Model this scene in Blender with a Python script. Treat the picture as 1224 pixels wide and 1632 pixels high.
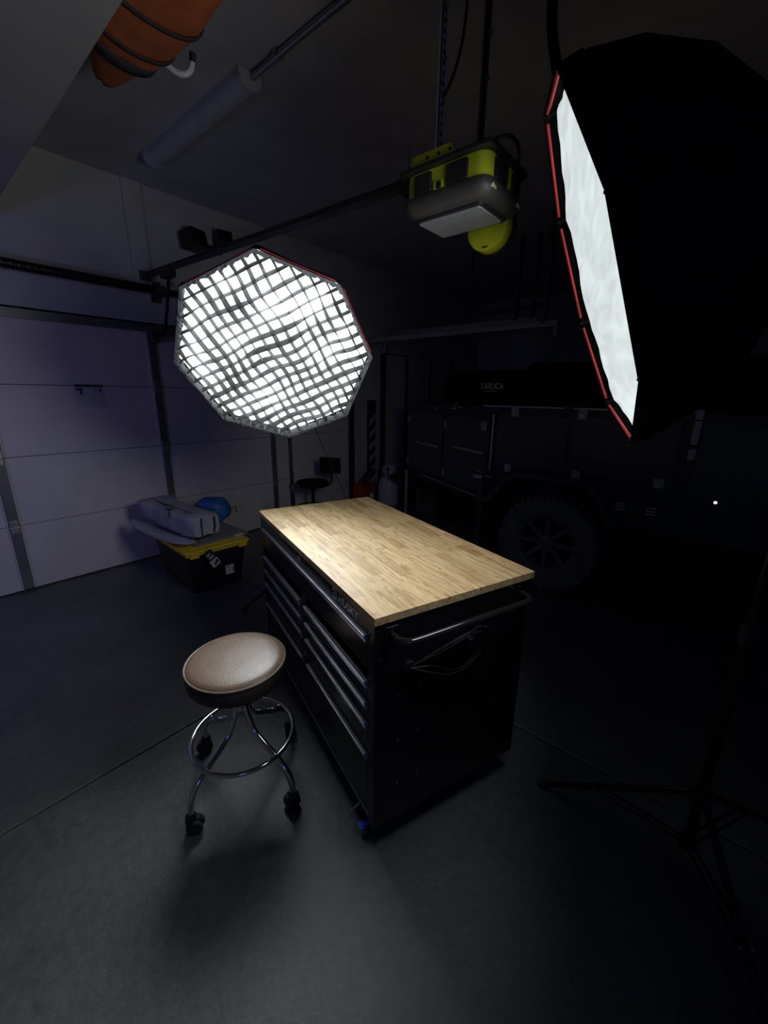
import bpy, bmesh, math, random
from mathutils import Matrix, Vector, noise

for o in list(bpy.data.objects):
    bpy.data.objects.remove(o, do_unlink=True)
scene = bpy.context.scene
COL = scene.collection
PI = math.pi
random.seed(7)

# ------------------------------------------------------------------ camera
F_PX, PITCH, ROLL, YAW, CAM_H = 653.8, .2807, .0136, .7024, 1.5922
fw = Vector((math.cos(YAW)*math.cos(PITCH), math.sin(YAW)*math.cos(PITCH), -math.sin(PITCH)))
rt = Vector((math.sin(YAW), -math.cos(YAW), 0)); up = rt.cross(fw)
rt2 = rt*math.cos(ROLL) + up*math.sin(ROLL); up2 = up*math.cos(ROLL) - rt*math.sin(ROLL)
cam_d = bpy.data.cameras.new('camera'); cam = bpy.data.objects.new('camera', cam_d); COL.objects.link(cam)
cam_d.sensor_fit = 'VERTICAL'; cam_d.sensor_height = 36.0; cam_d.lens = F_PX*36.0/1632.0
cam_d.clip_start = .02; cam_d.clip_end = 60
m = Matrix((rt2, up2, -fw)).transposed().to_4x4(); m.translation = (0, 0, CAM_H)
cam.matrix_world = m
scene.camera = cam

# ------------------------------------------------------------------ light and exposure
w = bpy.data.worlds.new('world'); scene.world = w; w.use_nodes = True
w.node_tree.nodes['Background'].inputs[0].default_value = (.35, .45, 1, 1)
w.node_tree.nodes['Background'].inputs[1].default_value = 0.0
vs = scene.view_settings
vs.view_transform = 'Standard'; vs.look = 'None'; vs.exposure = 0.0; vs.gamma = 1.0
vs.use_curve_mapping = False
P_LEFT, P_RIGHT = 10.2, 7.6          # watts of the two studio lamps
GLOW_LEFT, GLOW_RIGHT = 2.2, .72      # brightness of the two lit diffuser cloths
def area_light(name, loc, direction, size, power, color, spread=PI, parent=None, shape='DISK'):
    d = bpy.data.lights.new(name, 'AREA'); d.shape = shape; d.size = size; d.energy = power
    d.color = color; d.spread = spread
    o = bpy.data.objects.new(name, d); COL.objects.link(o)
    o.location = loc; o.rotation_euler = Vector(direction).to_track_quat('-Z', 'Y').to_euler()
    return o
# violet LED lamp somewhere left of the frame, washing the garage door and filling the shadows
area_light('violet_led_lamp', (-1.15, 2.2, 1.5), (.55, 1, -.18), .35, 5.0, (.35, .30, 1), math.radians(150))
# added blue fill behind the camera, unseen, standing in for dim bluish ambient light
area_light('blue_fill_lamp', (-1.6, -1.9, 2.1), (.75, 1, -.4), .8, 3.6, (.16, .28, 1), PI)

# ------------------------------------------------------------------ materials
def mat(name, col, rough=.6, metal=0., var=0., scale=8., bump=0., bscale=60., emit=0., ecol=None, coat=0., spec=.5, trans=0.):
    mm = bpy.data.materials.new(name); mm.use_nodes = True
    nt = mm.node_tree; b = nt.nodes['Principled BSDF']
    b.inputs['Base Color'].default_value = (*col, 1); b.inputs['Roughness'].default_value = rough
    b.inputs['Metallic'].default_value = metal; b.inputs['Specular IOR Level'].default_value = spec
    b.inputs['Coat Weight'].default_value = coat
    if emit:
        b.inputs['Emission Color'].default_value = (*(ecol or col), 1); b.inputs['Emission Strength'].default_value = emit
    tc = nt.nodes.new('ShaderNodeTexCoord')
    if var:
        n = nt.nodes.new('ShaderNodeTexNoise'); n.inputs['Scale'].default_value = scale; n.inputs['Detail'].default_value = 6
        r = nt.nodes.new('ShaderNodeValToRGB'); r.color_ramp.elements[0].position = .3; r.color_ramp.elements[1].position = .7
        r.color_ramp.elements[0].color = (*[c*(1-var) for c in col], 1); r.color_ramp.elements[1].color = (*[min(1, c*(1+var)) for c in col], 1)
        nt.links.new(tc.outputs['Object'], n.inputs['Vector']); nt.links.new(n.outputs['Fac'], r.inputs['Fac'])
        nt.links.new(r.outputs['Color'], b.inputs['Base Color'])
    if bump:
        n2 = nt.nodes.new('ShaderNodeTexNoise'); n2.inputs['Scale'].default_value = bscale; n2.inputs['Detail'].default_value = 4
        bp = nt.nodes.new('ShaderNodeBump'); bp.inputs['Strength'].default_value = bump; bp.inputs['Distance'].default_value = .01
        nt.links.new(tc.outputs['Object'], n2.inputs['Vector']); nt.links.new(n2.outputs['Fac'], bp.inputs['Height'])
        nt.links.new(bp.outputs['Normal'], b.inputs['Normal'])
    return mm

M = {}
M['black_paint'] = mat('black_paint', (.012, .012, .014), .22, 0, .1, 4)
M['black_plastic'] = mat('black_plastic', (.018, .018, .02), .45, 0, .15, 12)
M['black_fabric'] = mat('black_fabric', (.012, .012, .013), .95, 0, .25, 20, .25, 300, spec=.1)
M['black_metal'] = mat('black_metal', (.02, .02, .022), .35, .6, .1, 20)
M['rubber'] = mat('rubber', (.035, .035, .037), .75, 0, .3, 15, .2, 120)
M['handle_metal'] = mat('handle_metal', (.52, .52, .58), .24, .45, .06, 8)
M['gloss_black'] = mat('gloss_black', (.02, .02, .022), .10, 0, .05, 8, coat=.5)
M['tyre'] = mat('dusty_tyre', (.135, .135, .135), .8, 0, .25, 12, .2, 90)
M['rim_grey'] = mat('dull_rim', (.16, .16, .17), .45, 0, .2, 12)
M['cloth_pad'] = mat('strap_galv', (.55, .56, .58), .5, .3, .1, 30)
M['chrome'] = mat('chrome', (.75, .75, .78), .1, 1)
M['steel'] = mat('steel', (.42, .42, .44), .35, 1, .12, 30)
M['galv'] = mat('galvanised_steel', (.35, .36, .38), .42, .8, .2, 25)
M['dark_steel'] = mat('dark_steel', (.09, .09, .10), .45, .7, .15, 15)
M['red_trim'] = mat('red_trim', (.8, .06, .07), .5, 0, .1, 40)
M['silver_trim'] = mat('silver_letters', (.7, .7, .72), .3, .6)
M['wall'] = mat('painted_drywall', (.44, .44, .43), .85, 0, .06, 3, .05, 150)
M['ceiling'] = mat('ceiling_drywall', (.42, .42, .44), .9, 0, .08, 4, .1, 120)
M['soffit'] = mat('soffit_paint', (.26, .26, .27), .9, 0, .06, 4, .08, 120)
M['door'] = mat('painted_door_steel', (.52, .50, .49), .55, 0, .05, 5, .06, 90)
M['stile'] = mat('door_stile', (.16, .165, .18), .4, .5, .1, 8)
M['lime'] = mat('lime_plastic', (.52, .60, .03), .45, 0, .06, 10)
M['grey_hood'] = mat('grey_hood_plastic', (.055, .054, .05), .5, 0, .08, 10)
M['lens'] = mat('frosted_lens', (.27, .29, .31), .35, 0, .1, 30)
M['light_grey'] = mat('light_grey_plastic', (.42, .42, .48), .5, 0, .08, 12)
M['orange'] = mat('orange_fabric', (.48, .13, .04), .8, 0, .22, 9, .3, 30)
M['brown_strap'] = mat('brown_strap', (.05, .04, .04), .8, 0, .2, 30)
M['white_plastic'] = mat('white_plastic', (.75, .75, .74), .45, 0, .03, 10)
M['yellow_lid'] = mat('yellow_lid', (.68, .46, .03), .5, 0, .08, 8)
M['tote_black'] = mat('tote_black', (.012, .013, .015), .5, 0, .15, 8)
M['grey_nylon'] = mat('grey_nylon', (.30, .30, .36), .75, 0, .12, 10, .4, 22)
M['blue_nylon'] = mat('blue_nylon', (.015, .11, .34), .5, 0, .2, 8, .6, 18)
M['foam_grey'] = mat('foam_grey', (.20, .20, .21), .9, 0, .1, 30)
M['paper'] = mat('paper_label', (.68, .68, .62), .6, 0, .1, 30)
M['ink'] = mat('label_ink', (.03, .03, .035), .6)
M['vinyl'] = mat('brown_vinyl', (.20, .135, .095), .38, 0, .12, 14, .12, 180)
M['vinyl_shaded'] = mat('brown_vinyl_side_shaded', (.055, .042, .034), .42, 0, .15, 14, .12, 160)  # same seat vinyl, darkened: the shade on the side is put into the colour
M['piping'] = mat('seat_piping', (.20, .15, .11), .4)
M['blue_plastic'] = mat('blue_plastic', (.02, .16, .95), .35, 0, .05, 30, coat=.3)
M['trailer'] = mat('trailer_coat', (.026, .031, .046), .42, 0, .2, 4, .15, 150)
M['trailer_panel'] = mat('trailer_panel', (.045, .053, .078), .38, 0, .15, 5)
M['red_plastic'] = mat('red_plastic', (.36, .03, .025), .5, 0, .1, 8)
M['tank_white'] = mat('tank_white', (.38, .38, .42), .4, 0, .1, 10)
M['cardboard'] = mat('cardboard', (.10, .075, .06), .9, 0, .1, 10)
M['yellow_stripe'] = mat('pale_stripe', (.35, .34, .30), .6, 0, .1, 20)
M['led'] = mat('status_led', (.8, .9, 1), .4, emit=3., ecol=(.8, .95, 1))
M['grid_cloth'] = mat('grid_cloth', (.045, .052, .05), .85, 0, .15, 20)
M['border_cloth'] = mat('border_cloth', (.22, .24, .255), .6, 0, .15, 14, .5, 35)
M['grey_letters'] = mat('grey_letters', (.62, .62, .64), .5)

def floor_mat():
    mm = bpy.data.materials.new('sealed_concrete'); mm.use_nodes = True
    nt = mm.node_tree; b = nt.nodes['Principled BSDF']; N = nt.nodes.new; L = nt.links.new
    g = N('ShaderNodeNewGeometry')
    n1 = N('ShaderNodeTexNoise'); n1.inputs['Scale'].default_value = 1.7; n1.inputs['Detail'].default_value = 9; n1.inputs['Roughness'].default_value = .62
    n2 = N('ShaderNodeTexNoise'); n2.inputs['Scale'].default_value = 26; n2.inputs['Detail'].default_value = 8; n2.inputs['Roughness'].default_value = .7
    n3 = N('ShaderNodeTexNoise'); n3.inputs['Scale'].default_value = 5.5; n3.inputs['Detail'].default_value = 5
    for n in (n1, n2, n3): L(g.outputs['Position'], n.inputs['Vector'])
    r1 = N('ShaderNodeValToRGB'); e = r1.color_ramp.elements
    e[0].position = .3; e[0].color = (.060, .062, .067, 1); e[1].position = .72; e[1].color = (.128, .131, .137, 1)
    L(n1.outputs['Fac'], r1.inputs['Fac'])
    r2 = N('ShaderNodeValToRGB'); e = r2.color_ramp.elements
    e[0].position = .32; e[0].color = (.6, .6, .6, 1); e[1].position = .68; e[1].color = (1.25, 1.25, 1.25, 1)
    L(n2.outputs['Fac'], r2.inputs['Fac'])
    mx = N('ShaderNodeMixRGB'); mx.blend_type = 'MULTIPLY'; mx.inputs[0].default_value = .75
    L(r1.outputs[0], mx.inputs[1]); L(r2.outputs[0], mx.inputs[2])
    r3 = N('ShaderNodeValToRGB'); e = r3.color_ramp.elements     # oily spots
    e[0].position = .70; e[0].color = (1, 1, 1, 1); e[1].position = .78; e[1].color = (.55, .55, .55, 1)
    L(n3.outputs['Fac'], r3.inputs['Fac'])
    m2 = N('ShaderNodeMixRGB'); m2.blend_type = 'MULTIPLY'; m2.inputs[0].default_value = .8
    L(mx.outputs[0], m2.inputs[1]); L(r3.outputs[0], m2.inputs[2]); L(m2.outputs[0], b.inputs['Base Color'])
    mr = N('ShaderNodeMapRange'); mr.inputs['To Min'].default_value = .36; mr.inputs['To Max'].default_value = .56; b.inputs['Specular IOR Level'].default_value = .75
    L(n2.outputs['Fac'], mr.inputs['Value']); L(mr.outputs[0], b.inputs['Roughness'])
    bp = N('ShaderNodeBump'); bp.inputs['Strength'].default_value = .4; bp.inputs['Distance'].default_value = .006
    L(n2.outputs['Fac'], bp.inputs['Height']); L(bp.outputs[0], b.inputs['Normal'])
    return mm
M['floor'] = floor_mat()

BENCH_YAW = 1.2426
def wood_mat():
    mm = bpy.data.materials.new('butcher_block'); mm.use_nodes = True
    nt = mm.node_tree; b = nt.nodes['Principled BSDF']; N = nt.nodes.new; L = nt.links.new
    g = N('ShaderNodeNewGeometry'); oi = N('ShaderNodeObjectInfo')
    rot = N('ShaderNodeVectorRotate'); rot.rotation_type = 'Z_AXIS'; rot.inputs['Angle'].default_value = -BENCH_YAW
    L(g.outputs['Position'], rot.inputs['Vector'])
    mul = N('ShaderNodeVectorMath'); mul.operation = 'SCALE'; mul.inputs[0].default_value = (13, 57, 31)
    L(oi.outputs['Random'], mul.inputs['Scale'])
    add = N('ShaderNodeVectorMath'); add.operation = 'ADD'; L(rot.outputs[0], add.inputs[0]); L(mul.outputs[0], add.inputs[1])
    mp = N('ShaderNodeMapping'); mp.inputs['Scale'].default_value = (2.6, 36, 36); L(add.outputs[0], mp.inputs['Vector'])
    n = N('ShaderNodeTexNoise'); n.inputs['Scale'].default_value = 1.6; n.inputs['Detail'].default_value = 7; n.inputs['Roughness'].default_value = .6; n.inputs['Distortion'].default_value = 1.1
    L(mp.outputs[0], n.inputs['Vector'])
    r = N('ShaderNodeValToRGB'); e = r.color_ramp.elements
    e[0].position = .28; e[0].color = (.37, .235, .105, 1); e[1].position = .68; e[1].color = (.75, .58, .345, 1)
    k = r.color_ramp.elements.new(.45); k.color = (.60, .425, .215, 1)
    mp2 = N('ShaderNodeMapping'); mp2.inputs['Scale'].default_value = (5.5, 26, 20); L(add.outputs[0], mp2.inputs['Vector'])
    nb = N('ShaderNodeTexNoise'); nb.inputs['Scale'].default_value = 1.0; nb.inputs['Detail'].default_value = 5; nb.inputs['Distortion'].default_value = 2.6
    L(mp2.outputs[0], nb.inputs['Vector'])
    rb2 = N('ShaderNodeValToRGB'); e = rb2.color_ramp.elements
    e[0].position = .33; e[0].color = (.62, .52, .42, 1); e[1].position = .5; e[1].color = (1, 1, 1, 1)
    L(nb.outputs['Fac'], rb2.inputs['Fac'])
    L(n.outputs['Fac'], r.inputs['Fac'])
    t = N('ShaderNodeValToRGB'); e = t.color_ramp.elements
    e[0].position = 0; e[0].color = (.74, .66, .56, 1); e[1].position = 1; e[1].color = (1.12, 1.12, 1.1, 1)
    k = t.color_ramp.elements.new(.2); k.color = (.93, .9, .86, 1)
    L(oi.outputs['Random'], t.inputs['Fac'])
    mx = N('ShaderNodeMixRGB'); mx.blend_type = 'MULTIPLY'; mx.inputs[0].default_value = 1; L(r.outputs[0], mx.inputs[1]); L(t.outputs[0], mx.inputs[2])
    mx3 = N('ShaderNodeMixRGB'); mx3.blend_type = 'MULTIPLY'; mx3.inputs[0].default_value = .8; L(mx.outputs[0], mx3.inputs[1]); L(rb2.outputs[0], mx3.inputs[2])
    L(mx3.outputs[0], b.inputs['Base Color'])
    b.inputs['Roughness'].default_value = .47; b.inputs['Specular IOR Level'].default_value = .42
    bp = N('ShaderNodeBump'); bp.inputs['Strength'].default_value = .08; bp.inputs['Distance'].default_value = .003
    L(n.outputs['Fac'], bp.inputs['Height']); L(bp.outputs[0], b.inputs['Normal'])
    return mm
M['wood'] = wood_mat()

def diffuser_mat(name, strength, col, folds):
    """lit white cloth: gives off light; folds of doubled cloth let less of it through"""
    mm = bpy.data.materials.new(name); mm.use_nodes = True
    nt = mm.node_tree; b = nt.nodes['Principled BSDF']; N = nt.nodes.new; L = nt.links.new
    b.inputs['Base Color'].default_value = (.7, .7, .7, 1); b.inputs['Roughness'].default_value = .8
    tc = N('ShaderNodeTexCoord'); mp = N('ShaderNodeMapping'); mp.inputs['Rotation'].default_value = (0, 0, .5); mp.inputs['Scale'].default_value = (3.2, 14, 1)
    L(tc.outputs['Object'], mp.inputs['Vector'])
    n = N('ShaderNodeTexNoise'); n.inputs['Scale'].default_value = 1.5; n.inputs['Detail'].default_value = 6; n.inputs['Distortion'].default_value = .8
    L(mp.outputs[0], n.inputs['Vector'])
    r = N('ShaderNodeMapRange'); r.inputs['From Min'].default_value = .3; r.inputs['From Max'].default_value = .7
    r.inputs['To Min'].default_value = strength*(1-folds); r.inputs['To Max'].default_value = strength*(1+folds)
    L(n.outputs['Fac'], r.inputs['Value'])
    b.inputs['Emission Color'].default_value = (*col, 1); L(r.outputs[0], b.inputs['Emission Strength'])
    return mm
M['diff_left'] = diffuser_mat('lit_diffuser_left', GLOW_LEFT, (.95, 1, 1), .05)
M['diff_right'] = diffuser_mat('lit_diffuser_right', GLOW_RIGHT, (.88, .985, 1), .16)

# ------------------------------------------------------------------ mesh helpers
def basis(z):
    z = Vector(z).normalized(); a = Vector((0, 0, 1)) if abs(z.z) < .95 else Vector((1, 0, 0))
    x = a.cross(z).normalized(); return x, z.cross(x), z
def frame(o, x, y):
    x = Vector(x).normalized(); y = Vector(y).normalized(); z = x.cross(y)
    mm = Matrix((x, y, z)).transposed().to_4x4(); mm.translation = o; return mm
class MB:
    def __init__(s): s.v = []; s.f = []
    def add(s, vs, fs, mtx=None):
        k = len(s.v)
        s.v += [(mtx @ Vector(p) if mtx else Vector(p)) for p in vs]; s.f += [tuple(i+k for i in f) for f in fs]; return s
    def box(s, a, b, mtx=None):
        x0, y0, z0 = a; x1, y1, z1 = b
        return s.add([(x0,y0,z0),(x1,y0,z0),(x1,y1,z0),(x0,y1,z0),(x0,y0,z1),(x1,y0,z1),(x1,y1,z1),(x0,y1,z1)],
                     [(3,2,1,0),(4,5,6,7),(0,1,5,4),(1,2,6,5),(2,3,7,6),(3,0,4,7)], mtx)
    def tube(s, pts, r, n=10, caps=True, mtx=None, closed=False):
        pts = [Vector(p) for p in pts]; R = r if isinstance(r, (list, tuple)) else [r]*len(pts)
        vs, fs = [], []; m_ = len(pts); px = None
        for i, p in enumerate(pts):
            if closed: t = (pts[(i+1) % m_]-pts[i-1])
            else: t = (pts[min(i+1, m_-1)]-pts[max(i-1, 0)])
            t.normalize()
            if px is None: px = basis(t)[0]
            x = (px - t*px.dot(t)); x = x.normalized() if x.length > 1e-6 else basis(t)[0]; px = x; y = t.cross(x)
            vs += [p+(x*math.cos(2*PI*k/n)+y*math.sin(2*PI*k/n))*R[i] for k in range(n)]
        for i in range(m_ if closed else m_-1):
            j = (i+1) % m_
            for k in range(n): fs.append((i*n+k, i*n+(k+1) % n, j*n+(k+1) % n, j*n+k))
        if caps and not closed: fs += [tuple(range(n))[::-1], tuple((m_-1)*n+k for k in range(n))]
        return s.add(vs, fs, mtx)
    def lathe(s, prof, n=32, mtx=None, caps=True):
        vs, fs = [], []; m_ = len(prof)
        for r, z in prof: vs += [(max(r, 1e-5)*math.cos(2*PI*k/n), max(r, 1e-5)*math.sin(2*PI*k/n), z) for k in range(n)]
        for i in range(m_-1):
            for k in range(n): fs.append((i*n+k, i*n+(k+1) % n, (i+1)*n+(k+1) % n, (i+1)*n+k))
        if caps: fs += [tuple(range(n))[::-1], tuple((m_-1)*n+k for k in range(n))]
        return s.add(vs, fs, mtx)
    def cyl(s, p0, p1, r, n=16): return s.tube([p0, p1], r, n)
    def prism(s, poly, z0, z1, mtx=None):
        n = len(poly)
        return s.add([(x, y, z0) for x, y in poly]+[(x, y, z1) for x, y in poly],
                     [tuple(range(n))[::-1], tuple(range(n, 2*n))]+[(i, (i+1) % n, n+(i+1) % n, n+i) for i in range(n)], mtx)
    def build(s, name, mt, parent=None, bevel=0, smooth=False, world=False, seg=2):
        me = bpy.data.meshes.new(name); me.from_pydata([tuple(p) for p in s.v], [], s.f); me.update()
        bm = bmesh.new(); bm.from_mesh(me); bmesh.ops.recalc_face_normals(bm, faces=bm.faces[:])
        bm.to_mesh(me); bm.free()
        o = bpy.data.objects.new(name, me); COL.objects.link(o)
        if mt is not None: me.materials.append(M[mt] if isinstance(mt, str) else mt)
        if parent is not None:
            o.parent = parent
            if world: me.transform(WM[parent.name].inverted())
        WM[o.name] = WM[parent.name] if parent is not None else Matrix()
        if bevel:
            b = o.modifiers.new('bevel', 'BEVEL'); b.width = bevel; b.segments = seg; b.limit_method = 'ANGLE'; b.angle_limit = math.radians(40)
        if smooth or bevel:
            for p in me.polygons: p.use_smooth = True
            if not smooth or bevel: o.modifiers.new('weighted', 'WEIGHTED_NORMAL')
        if smooth:
            me.set_sharp_from_angle(angle=math.radians(42))
        return o
WM = {}
def tag(o, label, cat, group=None, kind=None):
    o['label'] = label; o['category'] = cat
    if group: o['group'] = group
    if kind: o['kind'] = kind
    return o
def thing(name, label, cat, loc=(0, 0, 0), rz=0, group=None, mtx=None):
    o = bpy.data.objects.new(name, None); COL.objects.link(o); o.empty_display_size = .05
    mm = mtx if mtx is not None else Matrix.Translation(loc) @ Matrix.Rotation(rz, 4, 'Z')
    o.matrix_world = mm; WM[o.name] = mm.copy(); return tag(o, label, cat, group)
def text(name, body, size, mt, parent, mtx, extrude=.001, shear=0., world=False, sx=1., offset=0.):
    c = bpy.data.curves.new(name, 'FONT'); c.body = body; c.size = size; c.extrude = extrude; c.shear = shear; c.align_x = 'LEFT'; c.offset = offset
    t = bpy.data.objects.new(name+'_tmp', c); COL.objects.link(t)
    dg = bpy.context.evaluated_depsgraph_get(); me = bpy.data.meshes.new_from_object(t.evaluated_get(dg))
    bpy.data.objects.remove(t); bpy.data.curves.remove(c)
    me.transform(mtx @ Matrix.Diagonal((sx, 1, 1, 1)))
    if world: me.transform(WM[parent.name].inverted())
    o = bpy.data.objects.new(name, me); COL.objects.link(o); me.materials.clear(); me.materials.append(M[mt]); o.parent = parent
    WM[o.name] = WM[parent.name]; return o
def share(src, parent, mtx=None):
    o = src.copy(); COL.objects.link(o); o.parent = parent
    if mtx is not None: o.matrix_local = mtx
    WM[o.name] = WM[parent.name]; return o
def spline(pts, n=8):
    pts = [Vector(p) for p in pts]; out = []
    for i in range(len(pts)-1):
        p0, p1, p2, p3 = pts[max(i-1, 0)], pts[i], pts[i+1], pts[min(i+2, len(pts)-1)]
        for k in range(n):
            t = k/n
            out.append(.5*((2*p1)+(p2-p0)*t+(2*p0-5*p1+4*p2-p3)*t*t+(3*p1-p0-3*p2+p3)*t**3))
    return out+[pts[-1]]

# ------------------------------------------------------------------ the room
YW, ZC = 4.16, 3.235           # inner face of the door wall, ceiling height
XL, XR, YB = -2.6, 7.7, -3.2
fl = tag(MB().box((XL, YB, -.12), (XR, YW+.14, -.02)).build('floor', 'floor'), 'dark grey sealed concrete garage floor with tooled joints', 'floor', kind='structure')
JX, JY, G = 1.725, 1.803, .003
for (x0, x1) in ((XL, JX), (JX, XR)):
    for (y0, y1) in ((YB, JY), (JY, YW+.12)):
        a, b, c, d = x0+(G if x0 == JX else 0), x1-(G if x1 == JX else 0), y0+(G if y0 == JY else 0), y1-(G if y1 == JY else 0)
        MB().box((a, c, -.02), (b, d, 0)).build('concrete_slab', 'floor', fl, bevel=.011, seg=3)
tag(MB().box((XL, YB, ZC), (XR, YW+.14, ZC+.1)).build('ceiling', 'ceiling'), 'dim painted drywall ceiling of the garage', 'ceiling', kind='structure')
D1L, D1R, D2L, D2R, DT = -.76, 4.10, 4.86, 7.3, 2.15
wf = MB()
wf.box((XL, YW, DT+.02), (XR, YW+.14, ZC)); wf.box((XL, YW, 0), (D1L, YW+.14, DT+.02)); wf.box((D1R, YW, 0), (D2L, YW+.14, DT+.02)); wf.box((D2R, YW, 0), (XR, YW+.14, DT+.02))
tag(wf.build('wall_front', 'wall'), 'pale drywall above and between the garage doors', 'wall', kind='structure')
tag(MB().box((XL-.1, YB, 0), (XL, YW+.14, ZC)).build('wall_left', 'wall'), 'plain drywall wall at the left of the garage', 'wall', kind='structure')
tag(MB().box((XR, YB, 0), (XR+.1, YW+.14, ZC)).build('wall_right', 'wall'), 'dark far side wall behind the trailer', 'wall', kind='structure')
tag(MB().box((XL-.1, YB-.1, 0), (XR+.1, YB, ZC)).build('wall_back', 'wall'), 'plain drywall wall behind the photographer', 'wall', kind='structure')
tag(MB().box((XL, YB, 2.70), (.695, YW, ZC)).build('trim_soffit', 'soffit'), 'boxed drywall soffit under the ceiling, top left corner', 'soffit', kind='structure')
tag(MB().box((1.575, YW-.02, 2.40), (1.72, YW, ZC)).build('trim_mounting_board', 'wall', bevel=.003), 'painted mounting board running from rail bracket up to ceiling', 'board', kind='structure')
tag(MB().box((D1L, YW+.06, 0), (D1R, YW+.14, .01)).build('trim_threshold', 'rubber'), 'black rubber seal strip under the wide garage door', 'seal', kind='structure')

def garage_door(name, label, x0, x1, stiles, n=4, h=.5375):
    r = thing(name, label, 'garage door', ((x0+x1)/2, YW+.03, 0)); r['kind'] = 'structure'
    for k in range(n):
        z0 = .012+k*h
        MB().box((x0+.005, YW+.03, z0), (x1-.005, YW+.075, z0+h-.003)).build('door_panel', 'door', r, bevel=.005, world=True)
        for sx in stiles:
            s = MB().box((sx-.034, YW+.012, z0+.01), (sx+.034, YW+.03, z0+h-.02)).build('stile', 'stile', r, bevel=.004, world=True)
            MB().box((sx-.043, YW+.018, z0+.004), (sx-.034, YW+.031, z0+h-.012)).box((sx+.034, YW+.018, z0+.004), (sx+.043, YW+.031, z0+h-.012)).build('stile_flange', 'door', s, world=True)
            if 0 < k:
                hg = MB().box((sx-.028, YW+.004, z0-.05), (sx+.028, YW+.012, z0+.05)).cyl((sx-.03, YW+.004, z0-.004), (sx+.03, YW+.004, z0-.004), .007).build('hinge', 'galv', r, bevel=.002, world=True)
                MB().cyl((sx-.014, YW+.0045, z0+.03), (sx-.014, YW-.002, z0+.03), .006, 8).cyl((sx+.014, YW+.0045, z0-.035), (sx+.014, YW-.002, z0-.035), .006, 8).build('hinge_bolt', 'steel', hg, world=True)
    return r
d1 = garage_door('door_1', 'wide pale sectional garage door with dark vertical stiles', D1L, D1R, (.455, 1.66, 2.88))
# stiffening struts at the top of the wide door
for z in (2.09, 2.135):
    MB().box((D1L+.02, YW-.03, z), (D1R-.02, YW+.03, z+.012)).build('strut', 'galv', d1, world=True)
MB().box((D1L+.02, YW-.034, 2.088), (D1R-.02, YW-.028, 2.15)).build('strut_web', 'stile', d1, world=True)
# warning sticker
st = MB().box((1.02, YW+.027, 1.455), (1.225, YW+.0305, 1.635)).build('warning_sticker', 'light_grey', d1, world=True); st['label'] = 'faded warning sticker'
MB().box((1.022, YW+.0262, 1.613), (1.223, YW+.0275, 1.634)).box((1.03, YW+.0262, 1.585), (1.075, YW+.0275, 1.603)).box((1.05, YW+.0262, 1.555), (1.068, YW+.0275, 1.583)).box((1.16, YW+.0262, 1.59), (1.175, YW+.0275, 1.60)).box((1.19, YW+.0262, 1.575), (1.205, YW+.0275, 1.60)).build('sticker_print', 'ink', st, world=True)
d2 = garage_door('door_2', 'second sectional garage door behind the dark trailer', D2L, D2R, (6.08,), )
for sx in (5.45, 6.75): MB().box((sx-.03, YW+.012, .02), (sx+.03, YW+.03, 2.13)).build('stile', 'stile', d2, world=True)

# tracks of the doors
def track(name, label, x, yend, zt, hang):
    r = thing(name, label, 'door track', (x, YW, 0), group='garage door tracks')
    MB().box((x-.03, YW-.075, .02), (x+.03, YW-.07, zt-.25)).box((x-.03, YW-.075, .02), (x-.025, YW-.04, zt-.25)).box((x+.025, YW-.075, .02), (x+.03, YW-.04, zt-.25)).box((x-.012, YW-.04, .02), (x+.012, YW, zt-.25)).build('vertical_track', 'dark_steel', r, world=True)
    arc = [(x, YW-.06-.25*(1-math.cos(a)), zt-.25+.25*math.sin(a)) for a in [i*PI/2/8 for i in range(9)]]
    MB().tube(arc, .028, 8).build('curved_track', 'galv', r, world=True)
    MB().box((x-.028, yend, zt-.03), (x+.028, YW-.31, zt+.028)).build('horizontal_track', 'galv', r, bevel=.006, world=True)
    for y in hang:
        MB().box((x-.03, y-.004, zt), (x-.026, y+.034, ZC)).box((x-.03, y-.004, zt), (x+.012, y, ZC)).build('hanger_angle', 'dark_steel', r, world=True)
    MB().box((x-.02, yend-.01, zt-.12), (x+.02, yend+.02, zt+.03)).build('end_bracket', 'galv', r, bevel=.004, world=True)
    return r
track('door_track', 'steel track at right edge of the wide garage door', 4.13, 1.45, 2.235, (1.56,))
track('door_track', 'steel track at left edge of the door behind the trailer', 4.80, 1.90, 2.40, (2.14, 1.95))
tag(MB().box((4.88, 1.82, 2.52), (4.93, 2.9, 2.57)).box((4.9, 1.86, 2.56), (4.92, 1.88, ZC)).box((4.9, 2.8, 2.56), (4.92, 2.82, ZC)).build('ceiling_rack_bar', 'dark_steel', bevel=.003), 'dark steel bar hung from the ceiling beside the door tracks', 'rack bar')

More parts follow.
